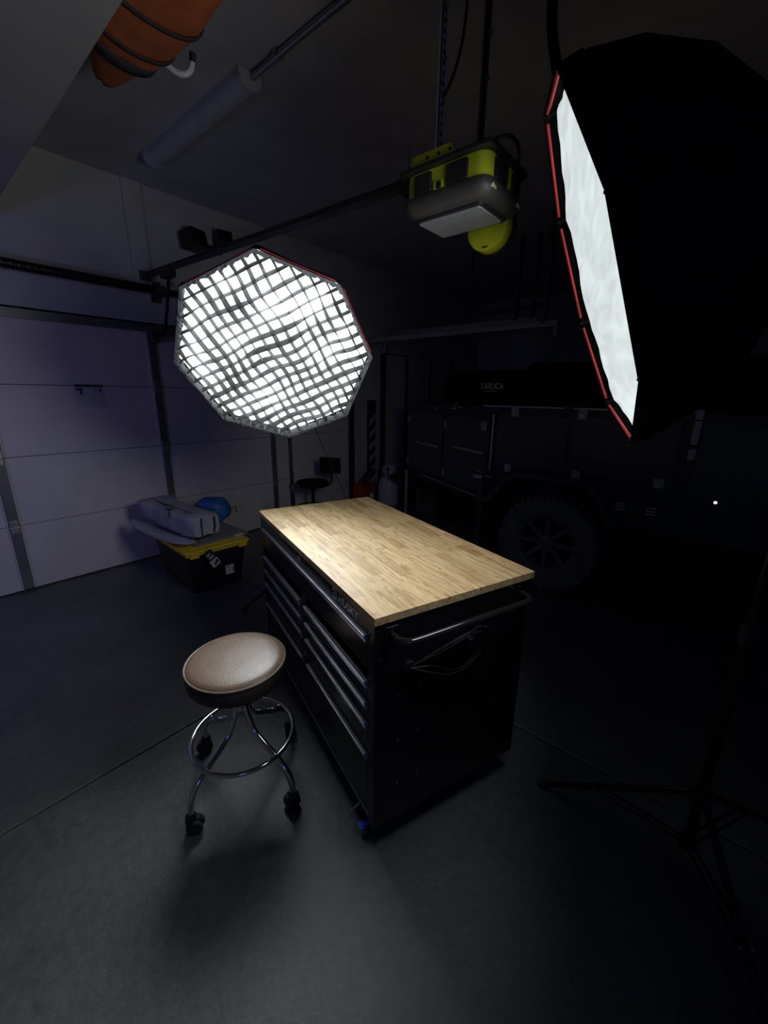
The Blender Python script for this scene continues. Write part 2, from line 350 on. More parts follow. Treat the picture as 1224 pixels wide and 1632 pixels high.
# torsion spring shaft over the wide door
r = thing('torsion_spring', 'black torsion spring shaft above the wide garage door', 'spring shaft', (1.73, YW-.09, 2.425))
MB().cyl((D1L, YW-.09, 2.425), (D1R+.02, YW-.09, 2.425), .014).build('shaft', 'dark_steel', r, world=True)
coil = []
for i in range(1, 900):
    a = i*.82; coil.append((-.1+i*.0020, YW-.09+.034*math.cos(a), 2.425+.034*math.sin(a)))
MB().cyl((-.12, YW-.09, 2.425), (1.70, YW-.09, 2.425), .031, 20).build('spring_core', 'black_metal', r, world=True)
MB().tube(coil, .0042, 5).build('spring_coil', 'black_metal', r, world=True)
MB().cyl((1.785, YW-.09, 2.425), (3.0, YW-.09, 2.425), .028, 20).build('spring_core', 'black_metal', r, world=True)
MB().box((1.735, YW-.12, 2.36), (1.745, YW-.001, 2.49)).box((1.70, YW-.014, 2.34), (1.78, YW-.001, 2.51)).build('centre_bracket', 'dark_steel', r, bevel=.003, world=True)
MB().cyl((1.70, YW-.09, 2.425), (1.735, YW-.09, 2.425), .045, 20).cyl((1.745, YW-.09, 2.425), (1.785, YW-.09, 2.425), .045, 20).build('winding_cone', 'dark_steel', r, world=True)
for x in (D1L+.02, D1R): MB().box((x-.005, YW-.12, 2.36), (x+.005, YW-.002, 2.48)).build('end_bracket', 'dark_steel', r, world=True)

# ------------------------------------------------------------------ workbench
LB, WB_, HB = 1.319, .695, .95
rb = thing('mobile_workbench', 'black rolling tool chest workbench with a butcher block top', 'workbench', (.8137, .7198, 0), BENCH_YAW)
ZB = .10
MB().box((.0, -WB_+.004, ZB), (LB, -.022, HB-.026)).build('body', 'black_paint', rb, bevel=.004)
# front frame posts, header
MB().box((0, -.022, ZB), (.044, -.002, HB-.026)).build('corner_post', 'black_paint', rb, bevel=.003)
MB().box((LB-.044, -.022, ZB), (LB, -.002, HB-.026)).build('corner_post', 'black_paint', rb, bevel=.003)
MB().box((.618, -.022, ZB), (.668, -.004, .735)).build('centre_post', 'black_paint', rb, bevel=.002)
hd = MB().box((.044, -.022, .868), (LB-.044, -.003, HB-.026)).build('header', 'black_paint', rb, bevel=.003)
MB().box((.044, -.022, ZB), (LB-.044, -.006, .128)).build('bottom_rail', 'black_paint', rb, bevel=.002)
MB().box((.044, -.006, .126), (LB-.044, -.002, .1305)).build('bottom_rail_edge', 'handle_metal', rb)
def drawer(x0, x1, z0, z1):
    g = .004
    o = MB().box((x0+g, -.022, z0+g), (x1-g, -.004, z1-g)).build('drawer', 'black_paint', rb, bevel=.003)
    prof = [(-.004, z1-.031), (.004, z1-.031), (.0105, z1-.008), (.0125, z1-.003), (.010, z1-.001), (-.004, z1-.001)]
    n = len(prof); a, b = x0+g, x1-g
    MB().add([(a, y, z) for y, z in prof]+[(b, y, z) for y, z in prof], [tuple(range(n)), tuple(range(n, 2*n))]+[(i, (i+1) % n, n+(i+1) % n, n+i) for i in range(n)]).build('handle', 'handle_metal', o, bevel=.001)
    MB().box((a+.01, -.004, z0+g+.008), (b-.01, -.0025, z0+g+.014)).build('pressed_edge', 'black_paint', o)
    return o
drawer(.044, LB-.044, .735, .868)
for (a, b) in ((.044, .618), (.668, LB-.044)):
    for z0, z1 in ((.618, .698), (.535, .616), (.405, .533), (.131, .403)): drawer(a, b, z0, z1)
# lock and lettering on the header (text runs towards the near corner, -x)
MB().cyl((.672, -.004, .898), (.672, .003, .898), .011, 20).build('lock', 'silver_trim', hd)
tm = frame((.262, -.0028, .883), (-1, 0, 0), (0, 0, 1))
text('lettering', 'HUSKY', .042, 'silver_trim', hd, tm, .0015, .22, sx=1.12, offset=.0012)
lg = MB()
lc = Vector((.296, -.002, .898))
lg.tube([lc+Vector((.017*math.cos(a), 0, .019*math.sin(a))) for a in [i*PI*1.45/14+.5 for i in range(15)]], .0022, 6)
lg.tube([lc+Vector((x, 0, z)) for x, z in ((.004, .016), (-.006, .004), (.004, -.001), (-.008, -.015))], .0024, 6)
lg.build('emblem', 'silver_trim', hd)
# top: substrate and staves
MB().box((-.004, -WB_-.001, HB-.026), (LB+.004, .001, HB-.006)).build('top_substrate', 'wood', rb)
unit = MB().box((0, -1, 0), (1, 0, 1)).build('stave', 'wood', rb)
rows = 15; sw = (WB_+.005)/rows; first = True
rnd = random.Random(3)
for i in range(rows):
    x = -.006
    while x < LB+.006-1e-4:
        L = rnd.choice((.14, .2, .26, .32, .4, .48))
        if x < 0: L *= rnd.uniform(.4, 1)
        x1 = x+L
        if LB+.006-x1 < .12: x1 = LB+.006
        o = unit if first else share(unit, rb); first = False
        dz = rnd.uniform(-.0003, 0)
        o.location = (x+.00015, .003-i*sw-.00015, HB-.0262); o.scale = (x1-x-.0003, sw-.0003, .0262+dz)
        x = x1
# side fittings, near side faces -x
def sideplate(y):
    p = MB().box((-.004, y-.024, .842), (.0, y+.024, .905)).build('handle_bracket', 'black_metal', rb, bevel=.002)
    for z in (.896, .851): MB().cyl((-.008, y, z), (-.003, y, z), .007, 12).build('bracket_screw', 'chrome', p)
sideplate(-.062); sideplate(-.636)
hp = spline([(-.004, -.062, .874), (-.035, -.064, .874), (-.058, -.085, .874), (-.065, -.13, .874), (-.065, -.35, .874), (-.065, -.57, .874), (-.058, -.612, .874), (-.035, -.634, .874), (-.004, -.636, .874)], 6)
MB().tube(hp, .0125, 14).build('push_handle', 'gloss_black', rb, smooth=True)
for (y, z) in ((-.177, .635), (-.176, .459), (-.18, .27), (-.095, .631), (-.095, .45), (-.095, .265), (-.019, .80)):
    MB().cyl((.001, y, z), (-.004, y, z), .0055, 10).build('rivet', 'steel', rb)
# power cord gathered on the side
cg = MB().cyl((.001, -.129, .735), (-.012, -.129, .735), .022, 20).build('cord_grommet', 'black_plastic', rb)
loops = MB()
for k, (dy, dz, off) in enumerate(((0, 0, .016), (.012, -.01, .022), (-.01, .012, .028), (.005, .004, .034))):
    loops.tube(spline([(-.012, -.13, .735), (-off, -.20+dy, .70+dz*2), (-off, -.29+dy, .664+dz), (-off, -.37, .672+dz), (-off, -.42+dy, .72), (-off, -.43+dy, .775+dz), (-off-.008, -.40, .795+dz*2), (-off, -.35+dy, .79+dz), (-off, -.26, .772+dz), (-.012, -.14, .742)], 7), .0042, 7)
loops.build('power_cord', 'black_plastic', rb, smooth=True)
MB().tube(spline([(-.02, -.40, .80), (-.042, -.425, .812), (-.05, -.44, .79), (-.03, -.445, .77)], 6), .005, 7).build('cord_tie', 'black_plastic', rb, smooth=True)
MB().box((-.06, -.36, .765), (-.03, -.335, .80)).build('cord_plug', 'black_plastic', rb, bevel=.005)
def caster(parent, x, y, rad, rot, wide, lever=False):
    mm = Matrix.Translation((x, y, 0)) @ Matrix.Rotation(rot, 4, 'Z')
    h = MB(); z1 = ZB
    h.box((-.045, -.045, z1-.006), (.045, .045, z1), mm); h.box((-.03, -wide/2-.006, rad*.8), (.02, -wide/2-.002, z1-.004), mm); h.box((-.03, wide/2+.002, rad*.8), (.02, wide/2+.006, z1-.004), mm)
    c = h.build('caster', 'dark_steel', parent)
    ring = Matrix.Translation((0, 0, rad)) @ Matrix.Rotation(PI/2, 4, 'X')
    MB().lathe([(rad*.55, -wide/2), (rad*.93, -wide/2), (rad, -wide/2+.006), (rad, wide/2-.006), (rad*.93, wide/2), (rad*.55, wide/2)], 24, mm @ ring).build('wheel', 'rubber', c, smooth=True)
    return c
caster(rb, .075, -.60, .045, .4, .03); caster(rb, LB-.075, -.60, .045, .2, .03); caster(rb, LB-.08, -.09, .045, .3, .03)
c = caster(rb, .075, -.075, .045, 1.1, .03)
MB().box((.074, -.045, .028), (.092, .004, .036)).box((.066, -.006, .03), (.10, .014, .035)).build('brake_lever', 'blue_plastic', c, bevel=.003)
MB().tube([(.135, -.02, .075), (.14, .02, .05), (.125, .03, .045)], .004, 6).build('brake_arm', 'steel', c)

# ------------------------------------------------------------------ stool
SX, SY = .685, 1.328
rs = thing('rolling_stool', 'round brown vinyl stool with chrome foot ring and casters', 'stool', (SX, SY, 0))
MB().lathe([(.0, .505), (.15, .505), (.180, .512), (.187, .525), (.188, .57), (.184, .58)], 64).build('seat_side', 'vinyl_shaded', rs, smooth=True)
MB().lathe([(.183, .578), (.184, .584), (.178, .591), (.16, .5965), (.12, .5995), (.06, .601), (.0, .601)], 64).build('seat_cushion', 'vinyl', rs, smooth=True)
MB().tube([(.1865*math.cos(a), .1865*math.sin(a), .583) for a in [2*PI*k/72 for k in range(72)]], .0042, 8, closed=True).build('seat_piping', 'piping', rs, smooth=True)
MB().lathe([(.0, .488), (.1, .488), (.105, .493), (.105, .505), (.0, .505)], 40).build('seat_plate', 'dark_steel', rs, smooth=True)
MB().lathe([(.0, .395), (.024, .395), (.026, .40), (.026, .445), (.034, .45), (.038, .488), (.0, .488)], 32).build('post_cover', 'black_metal', rs, smooth=True)
MB().lathe([(.0, .335), (.028, .335), (.034, .345), (.034, .39), (.028, .398), (.0, .398)], 32).build('hub', 'chrome', rs, smooth=True)
ring = MB().tube([(.2*math.cos(a), .2*math.sin(a), .232) for a in [2*PI*k/80 for k in range(80)]], .0085, 12, closed=True).build('foot_ring', 'chrome', rs, smooth=True)
for k in range(4):
    a = math.radians(10+90*k); ca, sa = math.cos(a), math.sin(a)
    path = spline([(q*ca, q*sa, z) for q, z in ((.026, .385), (.040, .335), (.068, .282), (.118, .244), (.188, .206), (.232, .172), (.256, .128), (.263, .075))], 6)
    MB().tube(path, .0125, 14).build('leg', 'chrome', rs, smooth=True)
    cx_, cy_ = .265*ca, .265*sa
    cs = MB().lathe([(0, .045), (.017, .045), (.022, .055), (.019, .075), (.0125, .085), (0, .085)], 20, Matrix.Translation((cx_, cy_, 0))).build('caster', 'black_plastic', rs, smooth=True)
    t = a+.9+k*.7
    for s in (-1, 1):
        mm = Matrix.Translation((cx_+.012*math.cos(t), cy_+.012*math.sin(t), .03)) @ Matrix.Rotation(t, 4, 'Z') @ Matrix.Rotation(PI/2, 4, 'X') @ Matrix.Translation((0, 0, s*.014))
        MB().lathe([(0, -.009), (.026, -.009), (.03, -.004), (.03, .004), (.026, .009), (0, .009)], 24, mm).build('caster_wheel', 'rubber', cs, smooth=True)
    mm = Matrix.Translation((cx_, cy_, 0)) @ Matrix.Rotation(t, 4, 'Z')
    hood = [(.012+.033*math.cos(b), .03+.033*math.sin(b)) for b in [i*PI/10 for i in range(11)]]+[(-.021+.006, .03), (.012, .036), (.039, .03)]
    MB().add([(x, -.004, z) for x, z in hood]+[(x, .004, z) for x, z in hood], [tuple(range(14)), tuple(range(14, 28))]+[(i, (i+1) % 14, 14+(i+1) % 14, 14+i) for i in range(14)], mm).build('caster_hood', 'black_plastic', cs)

# ------------------------------------------------------------------ softboxes, lamps and stands
def octa(center, az, el, ro, R):
    n = Vector((math.cos(az)*math.cos(el), math.sin(az)*math.cos(el), math.sin(el)))
    h = Vector((0, 0, 1)).cross(n).normalized(); v = n.cross(h)
    mm = Matrix((h, v, n)).transposed().to_4x4(); mm.translation = center
    return mm, [(R*math.cos(ro+k*PI/4), R*math.sin(ro+k*PI/4)) for k in range(8)]
def softbox(label, center, az, el, ro, R, dmat, lip, grid):
    mm, V = octa(center, az, el, ro, R)
    r = thing('octagonal_softbox', label, 'softbox', mtx=mm, group='octagonal softboxes')
    dep = .95*R
    def ringpt(k, q, z): return Vector((V[k % 8][0]*q, V[k % 8][1]*q, z))
    prof = ((1, 0), (.985, -.14*dep), (.92, -.36*dep), (.76, -.62*dep), (.5, -.85*dep), (.22, -dep))
    for k in range(8):
        b = MB(); vs, fs = [], []
        for q, z in prof:
            for t in (0, .5, 1):
                p = ringpt(k, q, z).lerp(ringpt(k+1, q, z), t)
                if t == .5: p *= 1-.02*math.sin(min(1, -z/dep)*PI)
                vs.append(p)
        for i in range(len(prof)-1):
            for j in range(2): fs.append((i*3+j, i*3+j+1, i*3+j+4, i*3+j+3))
        o = b.add(vs, fs).build('shell_panel', 'black_fabric', r, smooth=True)
        s = o.modifiers.new('cloth', 'SOLIDIFY'); s.thickness = .0025; s.offset = 1
        tq, tz = (1.0, -.012) if grid else (.988, -.007); a, c = ringpt(k, tq, tz), ringpt(k+1, tq, tz); d = (c-a).normalized()
        L = (c-a).length; pts = [a+d*(.022*L/.35)+(c-a-d*2*(.022*L/.35))*t for t in [i/6 for i in range(7)]]
        MB().tube([p*(1-.004*math.sin(i/6*PI)) for i, p in enumerate(pts)], .0042*R/.45, 8).build('rim_trim', 'red_trim', r, smooth=True)
        MB().tube([ringpt(k, .972, -.010), ringpt(k, .988, -.006), ringpt(k, .985, -.05)], .008, 8).build('corner_tab', 'black_fabric', r)
        MB().tube([ringpt(k, q*.985, z) for q, z in prof], .003, 6).build('rod', 'dark_steel', r)
    # diffuser cloth, set back behind the lip
    n = 30; vs, fs = [(0, 0, -lip+.004)], []
    rd = random.Random(int(R*1000)+5)
    wob = [rd.uniform(-1, 1) for _ in range(64)]
    for i in range(1, n+1):
        q = i/n
        for k in range(64):
            e = ringpt(k//8, 1, 0).lerp(ringpt(k//8+1, 1, 0), (k % 8)/8)
            z = -lip+.004*(1-q)+(.005*wob[k]*q*q if i < n else .003*wob[k])
            s = q*(.968+(.003*wob[(k*7) % 64] if i > n-2 else 0))
            vs.append((e.x*s, e.y*s, z+.004*noise.noise(Vector((e.x*q*6, e.y*q*14, R)))))
    for k in range(64): fs.append((0, 1+k, 1+(k+1) % 64))
    for i in range(n-1):
        for k in range(64):
            a = 1+i*64+k; b2 = 1+i*64+(k+1) % 64; fs.append((a, a+64, b2+64, b2))
    df = MB().add(vs, fs).build('diffuser', dmat, r, smooth=True); df['label'] = 'glowing white diffuser cloth'
    MB().lathe([(.05*R/.45, -dep-.03), (.1*R/.45, -dep-.03), (.105*R/.45, -dep-.01), (.1*R/.45, -dep+.01), (.05*R/.45, -dep+.01)], 32).build('speed_ring', 'black_metal', r, smooth=True)
    if grid:
        th = ro+PI/8+PI/2
        apo = R*math.cos(PI/8)
        for fam in (0, 1):
            ang = th+fam*PI/2; d = Vector((math.cos(ang), math.sin(ang), 0)); q = Vector((-d.y, d.x, 0))
            N = 16; sp = 2*apo/N
            for i in range(1, N):
                s = -apo+i*sp
                half = min(apo, R*(1+.0)*math.cos(PI/8)*math.sqrt(2)-abs(s))-.012
                pts = []; n2 = 34
                for j in range(n2+1):
                    u = -half+2*half*j/n2
                    P = q*s+d*u
                    edge = min(1, (half-abs(u))/.09)
                    wx = noise.noise(Vector((P.x*5+3*fam, P.y*5, fam*9.1)))*.017+math.sin(u*21+i*.5+fam)*.0035
                    P = P+q*wx*edge
                    tilt = noise.noise(Vector((P.x*6, P.y*6, 20+fam*7)))*.010*edge
                    pts.append((P, q*tilt, noise.noise(Vector((P.x*4, P.y*4, 40)))*.006))
                zf, zb = -.004, -lip+.012; t = .0011+.0007*(i % 3 == 0)
                vs, fs = [], []
                for P, tl, dz in pts:
                    vs += [P+q*t+tl+Vector((0, 0, zf+dz)), P-q*t+tl+Vector((0, 0, zf+dz)), P-q*t-tl+Vector((0, 0, zb)), P+q*t-tl+Vector((0, 0, zb))]
                for j in range(n2):
                    for e in range(4): fs.append((j*4+e, j*4+(e+1) % 4, j*4+4+(e+1) % 4, j*4+4+e))
                fs += [(0, 1, 2, 3), (n2*4+3, n2*4+2, n2*4+1, n2*4)]
                MB().add(vs, fs).build('grid_strip', 'grid_cloth', r)
        for k in range(8):       # crumpled cloth border that holds the grid
            a, c = ringpt(k, .998, 0), ringpt(k+1, .998, 0); vs, fs = [], []; n2 = 26
            inn = -a.lerp(c, .5).normalized()
            for j in range(n2+1):
                p = a.lerp(c, j/n2)
                wv = noise.noise(Vector((j*.55, k*5.3, 1)))*.012; w2 = noise.noise(Vector((j*.8, k*3.1, 7)))*.014
                vs += [p+Vector((0, 0, .001)), p+inn*(.015+w2)+Vector((0, 0, .004+wv)), p+inn*(.018+w2*1.2)+Vector((0, 0, -lip+.02))]
            for j in range(n2):
                for e in range(2): fs.append((j*3+e, j*3+e+1, j*3+e+4, j*3+e+3))
            o = MB().add(vs, fs).build('grid_border', 'border_cloth', r); s = o.modifiers.new('cloth', 'SOLIDIFY'); s.thickness = .0015
    return r, mm, dep
def studio_lamp(label, mm, dep, pole_xy, top, power, spread, size, lip, color):
    r = thing('studio_lamp', label, 'studio lamp', mtx=mm, group='studio lamps')
    z0 = -dep-.032
    MB().lathe([(0, z0-.24), (.05, z0-.24), (.058, z0-.23), (.058, z0-.05), (.075, z0-.03), (.075, z0), (0, z0)], 32).build('lamp_body', 'black_plastic', r, smooth=True)
    MB().lathe([(.059, z0-.2), (.062, z0-.2), (.062, z0-.19), (.059, z0-.19)], 32).lathe([(.059, z0-.16), (.062, z0-.16), (.062, z0-.15), (.059, z0-.15)], 32).build('cooling_ring', 'dark_steel', r, smooth=True)
    a = mm @ Vector((0, 0, z0-.13)); side = (mm.to_3x3() @ Vector((1, 0, 0))); side.z = 0; side.normalize()
    base = Vector((pole_xy[0], pole_xy[1], top))
    MB().tube(spline([a+side*.066, a+side*.085, base+side*.085+Vector((0, 0, .06)), base+side*.04+Vector((0, 0, .02)), base, base-side*.04+Vector((0, 0, .02)), base-side*.085+Vector((0, 0, .06)), a-side*.085, a-side*.066], 5), .009, 8).build('yoke', 'black_metal', r, smooth=True, world=True)
    MB().cyl(a+side*.08, a+side*.115, .018, 16).build('tilt_knob', 'black_plastic', r, world=True)
    d = bpy.data.lights.new('lamp_light', 'AREA'); d.shape = 'DISK'; d.size = size; d.energy = power; d.color = color; d.spread = spread
    o = bpy.data.objects.new('lamp_light', d); COL.objects.link(o); o.parent = r
    o.matrix_local = Matrix.Translation((0, 0, -lip+.009)) @ Matrix.Rotation(PI, 4, 'X')
    return r
def light_stand(label, x, y, top, foot_ang, foot_r, zhub, zlow):
    r = thing('light_stand', label, 'light stand', (x, y, 0), group='tripod light stands')
    MB().cyl((0, 0, zlow-.03), (0, 0, .95), .0155).build('lower_pole', 'black_metal', r, smooth=True)
    MB().cyl((0, 0, .95), (0, 0, 1.55), .0125).build('middle_pole', 'black_metal', r, smooth=True)
    MB().cyl((0, 0, 1.55), (0, 0, top), .0095).build('upper_pole', 'black_metal', r, smooth=True)
    for z in (.95, 1.55):
        c = MB().cyl((0, 0, z-.035), (0, 0, z+.02), .021).build('pole_clamp', 'black_plastic', r, smooth=True)
        MB().cyl((.02, 0, z), (.055, 0, z), .013).build('clamp_knob', 'black_plastic', c, smooth=True)
    hb = MB().cyl((0, 0, zhub-.03), (0, 0, zhub+.03), .03).build('leg_collar', 'black_plastic', r, smooth=True)
    MB().cyl((0, 0, zlow-.02), (0, 0, zlow+.02), .026).build('brace_collar', 'black_plastic', r, smooth=True)
    for k in range(3):
        a = foot_ang+k*2*PI/3; d = Vector((math.cos(a), math.sin(a), 0)); s = Vector((-d.y, d.x, 0))
        p0 = d*.03+Vector((0, 0, zhub)); p1 = d*foot_r+Vector((0, 0, .012))
        lg = MB().tube([p0, p1], .0115, 12).build('leg', 'black_metal', r, smooth=True)
        MB().tube([p1-(p1-p0)*.035, p1+(p1-p0)*.012], .0145, 12).build('foot_cap', 'rubber', lg, smooth=True)
        mid = p0.lerp(p1, .58)
        br = MB().tube([d*.026+s*.012+Vector((0, 0, zlow)), mid+s*.013], .005, 8).tube([d*.026-s*.012+Vector((0, 0, zlow)), mid-s*.013], .005, 8).build('brace', 'black_metal', r)
        MB().cyl(mid-s*.018, mid+s*.018, .006, 10).build('brace_rivet', 'steel', br)
    MB().cyl((.03, 0, zhub), (.06, 0, zhub), .012).build('leg_knob', 'black_plastic', hb, smooth=True)
    return r
KL = 1.15
cL = Vector((0, 0, CAM_H)).lerp(Vector((1.198, 1.682, 1.734)), KL)
sL, mL, dL = softbox('lit octagonal softbox with a fabric grid over its glowing face', cL, math.radians(-132.6), math.radians(-32.3), math.radians(93.05), .45*KL, 'diff_left', .06, True)
backL = mL @ Vector((0, 0, -dL-.162))
studio_lamp('black studio lamp head behind the gridded softbox', mL, dL, (backL.x+.0, backL.y), backL.z-.16, P_LEFT, math.radians(92), .86, .06, (.90, .97, 1))
light_stand('black tripod light stand behind the workbench, under the gridded softbox', backL.x, backL.y, backL.z-.170, math.atan2(2.585-backL.y, 1.424-backL.x), math.hypot(2.585-backL.y, 1.424-backL.x), .34, .14)
cR = Vector((1.295, .387, 1.888))
sR, mR, dR = softbox('octagonal softbox without grid seen edge-on, smooth white face and red rim', cR, math.radians(109.5), math.radians(-20.9), math.radians(50.7), .45, 'diff_right', .03, False)
backR = mR @ Vector((0, 0, -dR-.162))
studio_lamp('black studio lamp head at the rear of the edge-on softbox', mR, dR, (backR.x, backR.y), backR.z-.16, P_RIGHT, math.radians(146), .76, .03, (.95, .96, 1))
light_stand('black tripod light stand standing on the floor right of the workbench', backR.x, backR.y, backR.z-.170, math.atan2(.355-backR.y, 1.476-backR.x), math.hypot(.355-backR.y, 1.476-backR.x), .33, .13)
# power lead of the left lamp
tag(MB().tube(spline([backL+Vector((.06, .0, -.06)), (2.02, 2.46, 1.5), (2.12, 2.43, 1.20), (2.19, 2.25, .80), (2.3, 2.2, .3), (2.35, 2.25, .006), (2.6, 2.5, .006)], 8), .0035, 6).build('lamp_cable', 'black_plastic', smooth=True), 'thin black lamp cable slanting down behind the workbench', 'cable')

# ------------------------------------------------------------------ garage door opener
ro_ = thing('garage_door_opener', 'lime and black garage door opener hanging from punched steel straps', 'door opener', (1.65, 1.01, 2.28))
X0, X1, Y0, Y1 = 1.50, 1.80, .825, 1.20
def rrect(x0, x1, y0, y1, r, n=6):
    out = []
    for cx_, cy_, a0 in ((x1-r, y1-r, 0), (x0+r, y1-r, PI/2), (x0+r, y0+r, PI), (x1-r, y0+r, 1.5*PI)):
        out += [(cx_+r*math.cos(a0+PI/2*i/n), cy_+r*math.sin(a0+PI/2*i/n)) for i in range(n+1)]
    return out
MB().prism(rrect(X0+.008, X1-.008, Y0+.008, Y1-.008, .045), 2.305, 2.408).build('housing', 'lime', ro_, bevel=.002, world=True)
MB().prism(rrect(X0-.014, X1+.014, Y0-.014, Y1+.014, .03), 2.408, 2.424).build('top_plate', 'black_plastic', ro_, bevel=.003, world=True)
def hoodloft():
    b = MB(); rings = [(0, 2.330, .045), (-.006, 2.318, .05), (-.004, 2.296, .05), (.012, 2.276, .05), (.03, 2.270, .045)]
    vs, fs = [], []; n = None
    for ins, z, rad in rings:
        p = rrect(X0+ins, X1-ins, Y0+ins, Y1-ins, rad-.0); n = len(p); vs += [(x, y, z) for x, y in p]
    for i in range(len(rings)-1):
        for k in range(n): fs.append((i*n+k, i*n+(k+1) % n, (i+1)*n+(k+1) % n, (i+1)*n+k))
    fs += [tuple(range(n)), tuple((len(rings)-1)*n+k for k in range(n))]
    return b.add(vs, fs)
hood = hoodloft().build('light_hood', 'grey_hood', ro_, smooth=True, world=True)
MB().prism(rrect(1.545, 1.765, .865, 1.175, .025), 2.262, 2.272).build('lens_frame', 'black_plastic', hood, bevel=.002, world=True)
MB().prism(rrect(1.562, 1.748, .882, 1.158, .012), 2.257, 2.264).build('light_lens', 'lens', hood, bevel=.002, world=True)
for (y0, y1) in ((.905, .995), (1.06, 1.138)):     # dark battery-bay covers on the side facing the bench
    p = MB().box((X0-.004, y0, 2.332), (X0+.012, y1, 2.398)).build('bay_cover', 'black_plastic', ro_, bevel=.006, world=True)
MB().box((X0+.0, 1.008, 2.332), (X0+.010, 1.050, 2.360)).build('latch_recess', 'lime', ro_, bevel=.003, world=True)
MB().box((X0-.003, 1.014, 2.332), (X0+.002, 1.034, 2.354)).build('latch', 'black_plastic', ro_, bevel=.002, world=True)
for (x0, x1) in ((1.56, 1.655), (1.70, 1.765)):
    MB().box((x0, Y0-.004, 2.332), (x1, Y0+.012, 2.398)).build('bay_cover', 'black_plastic', ro_, bevel=.006, world=True)
for (x, y, d) in ((1.535, Y0-.001, (0, -1, 0)), (1.745, Y0+.0, (0, -1, 0))):
    q = MB().cyl((x, y+.003, 2.302), (x, y-.007, 2.302), .007, 14).build('indicator', 'white_plastic', hood, world=True)
    MB().box((x+.012, y-.005, 2.296), (x+.030, y+.002, 2.308)).build('arrow_mark', 'lime', hood, bevel=.003, world=True)
# top brackets
for x in (1.53, 1.73):
    b = MB().prism([(.96, 2.424), (1.20, 2.424), (1.17, 2.478), (1.0, 2.478)], x-.002, x+.002, Matrix(((0, 0, 1, 0), (1, 0, 0, 0), (0, 1, 0, 0), (0, 0, 0, 1)))).build('top_bracket', 'lime', ro_, world=True)
    for y in (1.0, 1.05, 1.1): MB().cyl((x-.004, y, 2.458), (x+.004, y, 2.458), .006, 10).build('bracket_hole', 'black_plastic', b, world=True)
for (yy, nm, xw) in ((1.135, 'cloth_pad', 1.676), (.945, 'dark_steel', 1.668)):  # second strap gets a darker steel, its shade painted in by material
    h = MB().box((1.640, yy-.002, 2.424), (xw, yy+.002, ZC)).box((1.640, yy-.002, 2.424), (1.644, yy+.012, ZC)).build('hanger_strap', nm, ro_, world=True)
    k = MB(); z = 2.46
    while z < ZC-.02:
        k.box((1.652, yy-.0035, z), (1.664, yy-.0015, z+.014)); z += .032
    k.build('strap_holes', 'black_plastic', h, world=True)
    MB().cyl((1.658, yy-.002, 2.70), (1.658, yy-.012, 2.70), .008, 8).cyl((1.658, yy-.002, 2.83), (1.658, yy-.012, 2.83), .007, 8).build('strap_bolt', 'steel', h, world=True)
MB().tube(spline([(1.66, 1.14, 2.70), (1.67, 1.09, 2.78), (1.68, 1.06, 2.92), (1.69, 1.05, ZC-.002)], 6), .006, 8).build('power_cord', 'black_plastic', ro_, smooth=True, world=True)
MB().tube(spline([(1.66, .93, 2.425), (1.67, .91, 2.50), (1.70, .86, 2.52), (1.75, .84, 2.50), (1.77, .84, 2.425)], 7), .006, 8).build('loop_cord', 'black_plastic', ro_, smooth=True, world=True)
MB().cyl((1.50, 1.165, 2.42), (1.50, 1.165, 2.495), .003, 6).build('antenna', 'black_plastic', ro_, world=True)
MB().tube(spline([(1.52, 1.17, 2.45), (1.57, 1.16, 2.52), (1.63, 1.14, 2.57)], 5), .0012, 5).build('wire', 'steel', ro_, world=True)
# accessory reel on the far side
mx = Matrix.Translation((1.818, .985, 2.285)) @ Matrix.Rotation(PI/2, 4, 'Y')
rl = MB().lathe([(0, -.006), (.082, -.006), (.092, .0), (.094, .012), (.094, .05), (.085, .06), (0, .06)], 44, mx).build('cord_reel', 'lime', ro_, smooth=True, world=True)
MB().lathe([(.0, .06), (.096, .06), (.1, .066), (.1, .085), (0, .085)], 44, mx).build('reel_back', 'black_plastic', rl, smooth=True, world=True)
MB().box((1.81, .972, 2.203), (1.8125, .998, 2.209)).build('reel_slot', 'black_plastic', rl, world=True)
# drive rail, trolley and arm
rr = thing('opener_rail', 'long steel drive rail from the opener to the wall above the door', 'rail', (1.66, 1.2, 2.45))
MB().tube([(1.66, 1.216, 2.452), (1.66, YW-.05, 2.53)], .021, 4).build('rail', 'dark_steel', rr, world=True)
MB().tube([(1.66, 1.3, 2.484), (1.66, YW-.05, 2.556)], .006, 6).build('drive_belt', 'black_metal', rr, world=True)
MB().box((1.60, 1.216, 2.41), (1.72, 1.30, 2.47)).build('drive_cover', 'black_plastic', rr, bevel=.006, world=True)
MB().box((1.62, YW-.06, 2.50), (1.70, YW-.018, 2.57)).build('header_bracket', 'dark_steel', rr, bevel=.004, world=True)
MB().box((1.625, 3.62, 2.455), (1.695, 3.76, 2.525)).build('trolley', 'black_plastic', rr, bevel=.006, world=True)
MB().tube(spline([(1.66, 3.69, 2.46), (1.66, 3.72, 2.37), (1.66, 3.80, 2.20), (1.66, 3.88, 2.08), (1.66, 3.97, 2.045), (1.66, 4.07, 2.05)], 6), .013, 8).build('door_arm', 'black_metal', rr, smooth=True, world=True)
MB().tube([(1.66, 3.67, 2.46), (1.655, 3.665, 2.42), (1.67, 3.65, 2.40)], .007, 6).build('release_hook', 'dark_steel', rr, world=True)
MB().box((1.63, 4.065, 2.0), (1.69, YW-.034+.03, 2.085)).build('door_bracket', 'dark_steel', rr, bevel=.003, world=True)

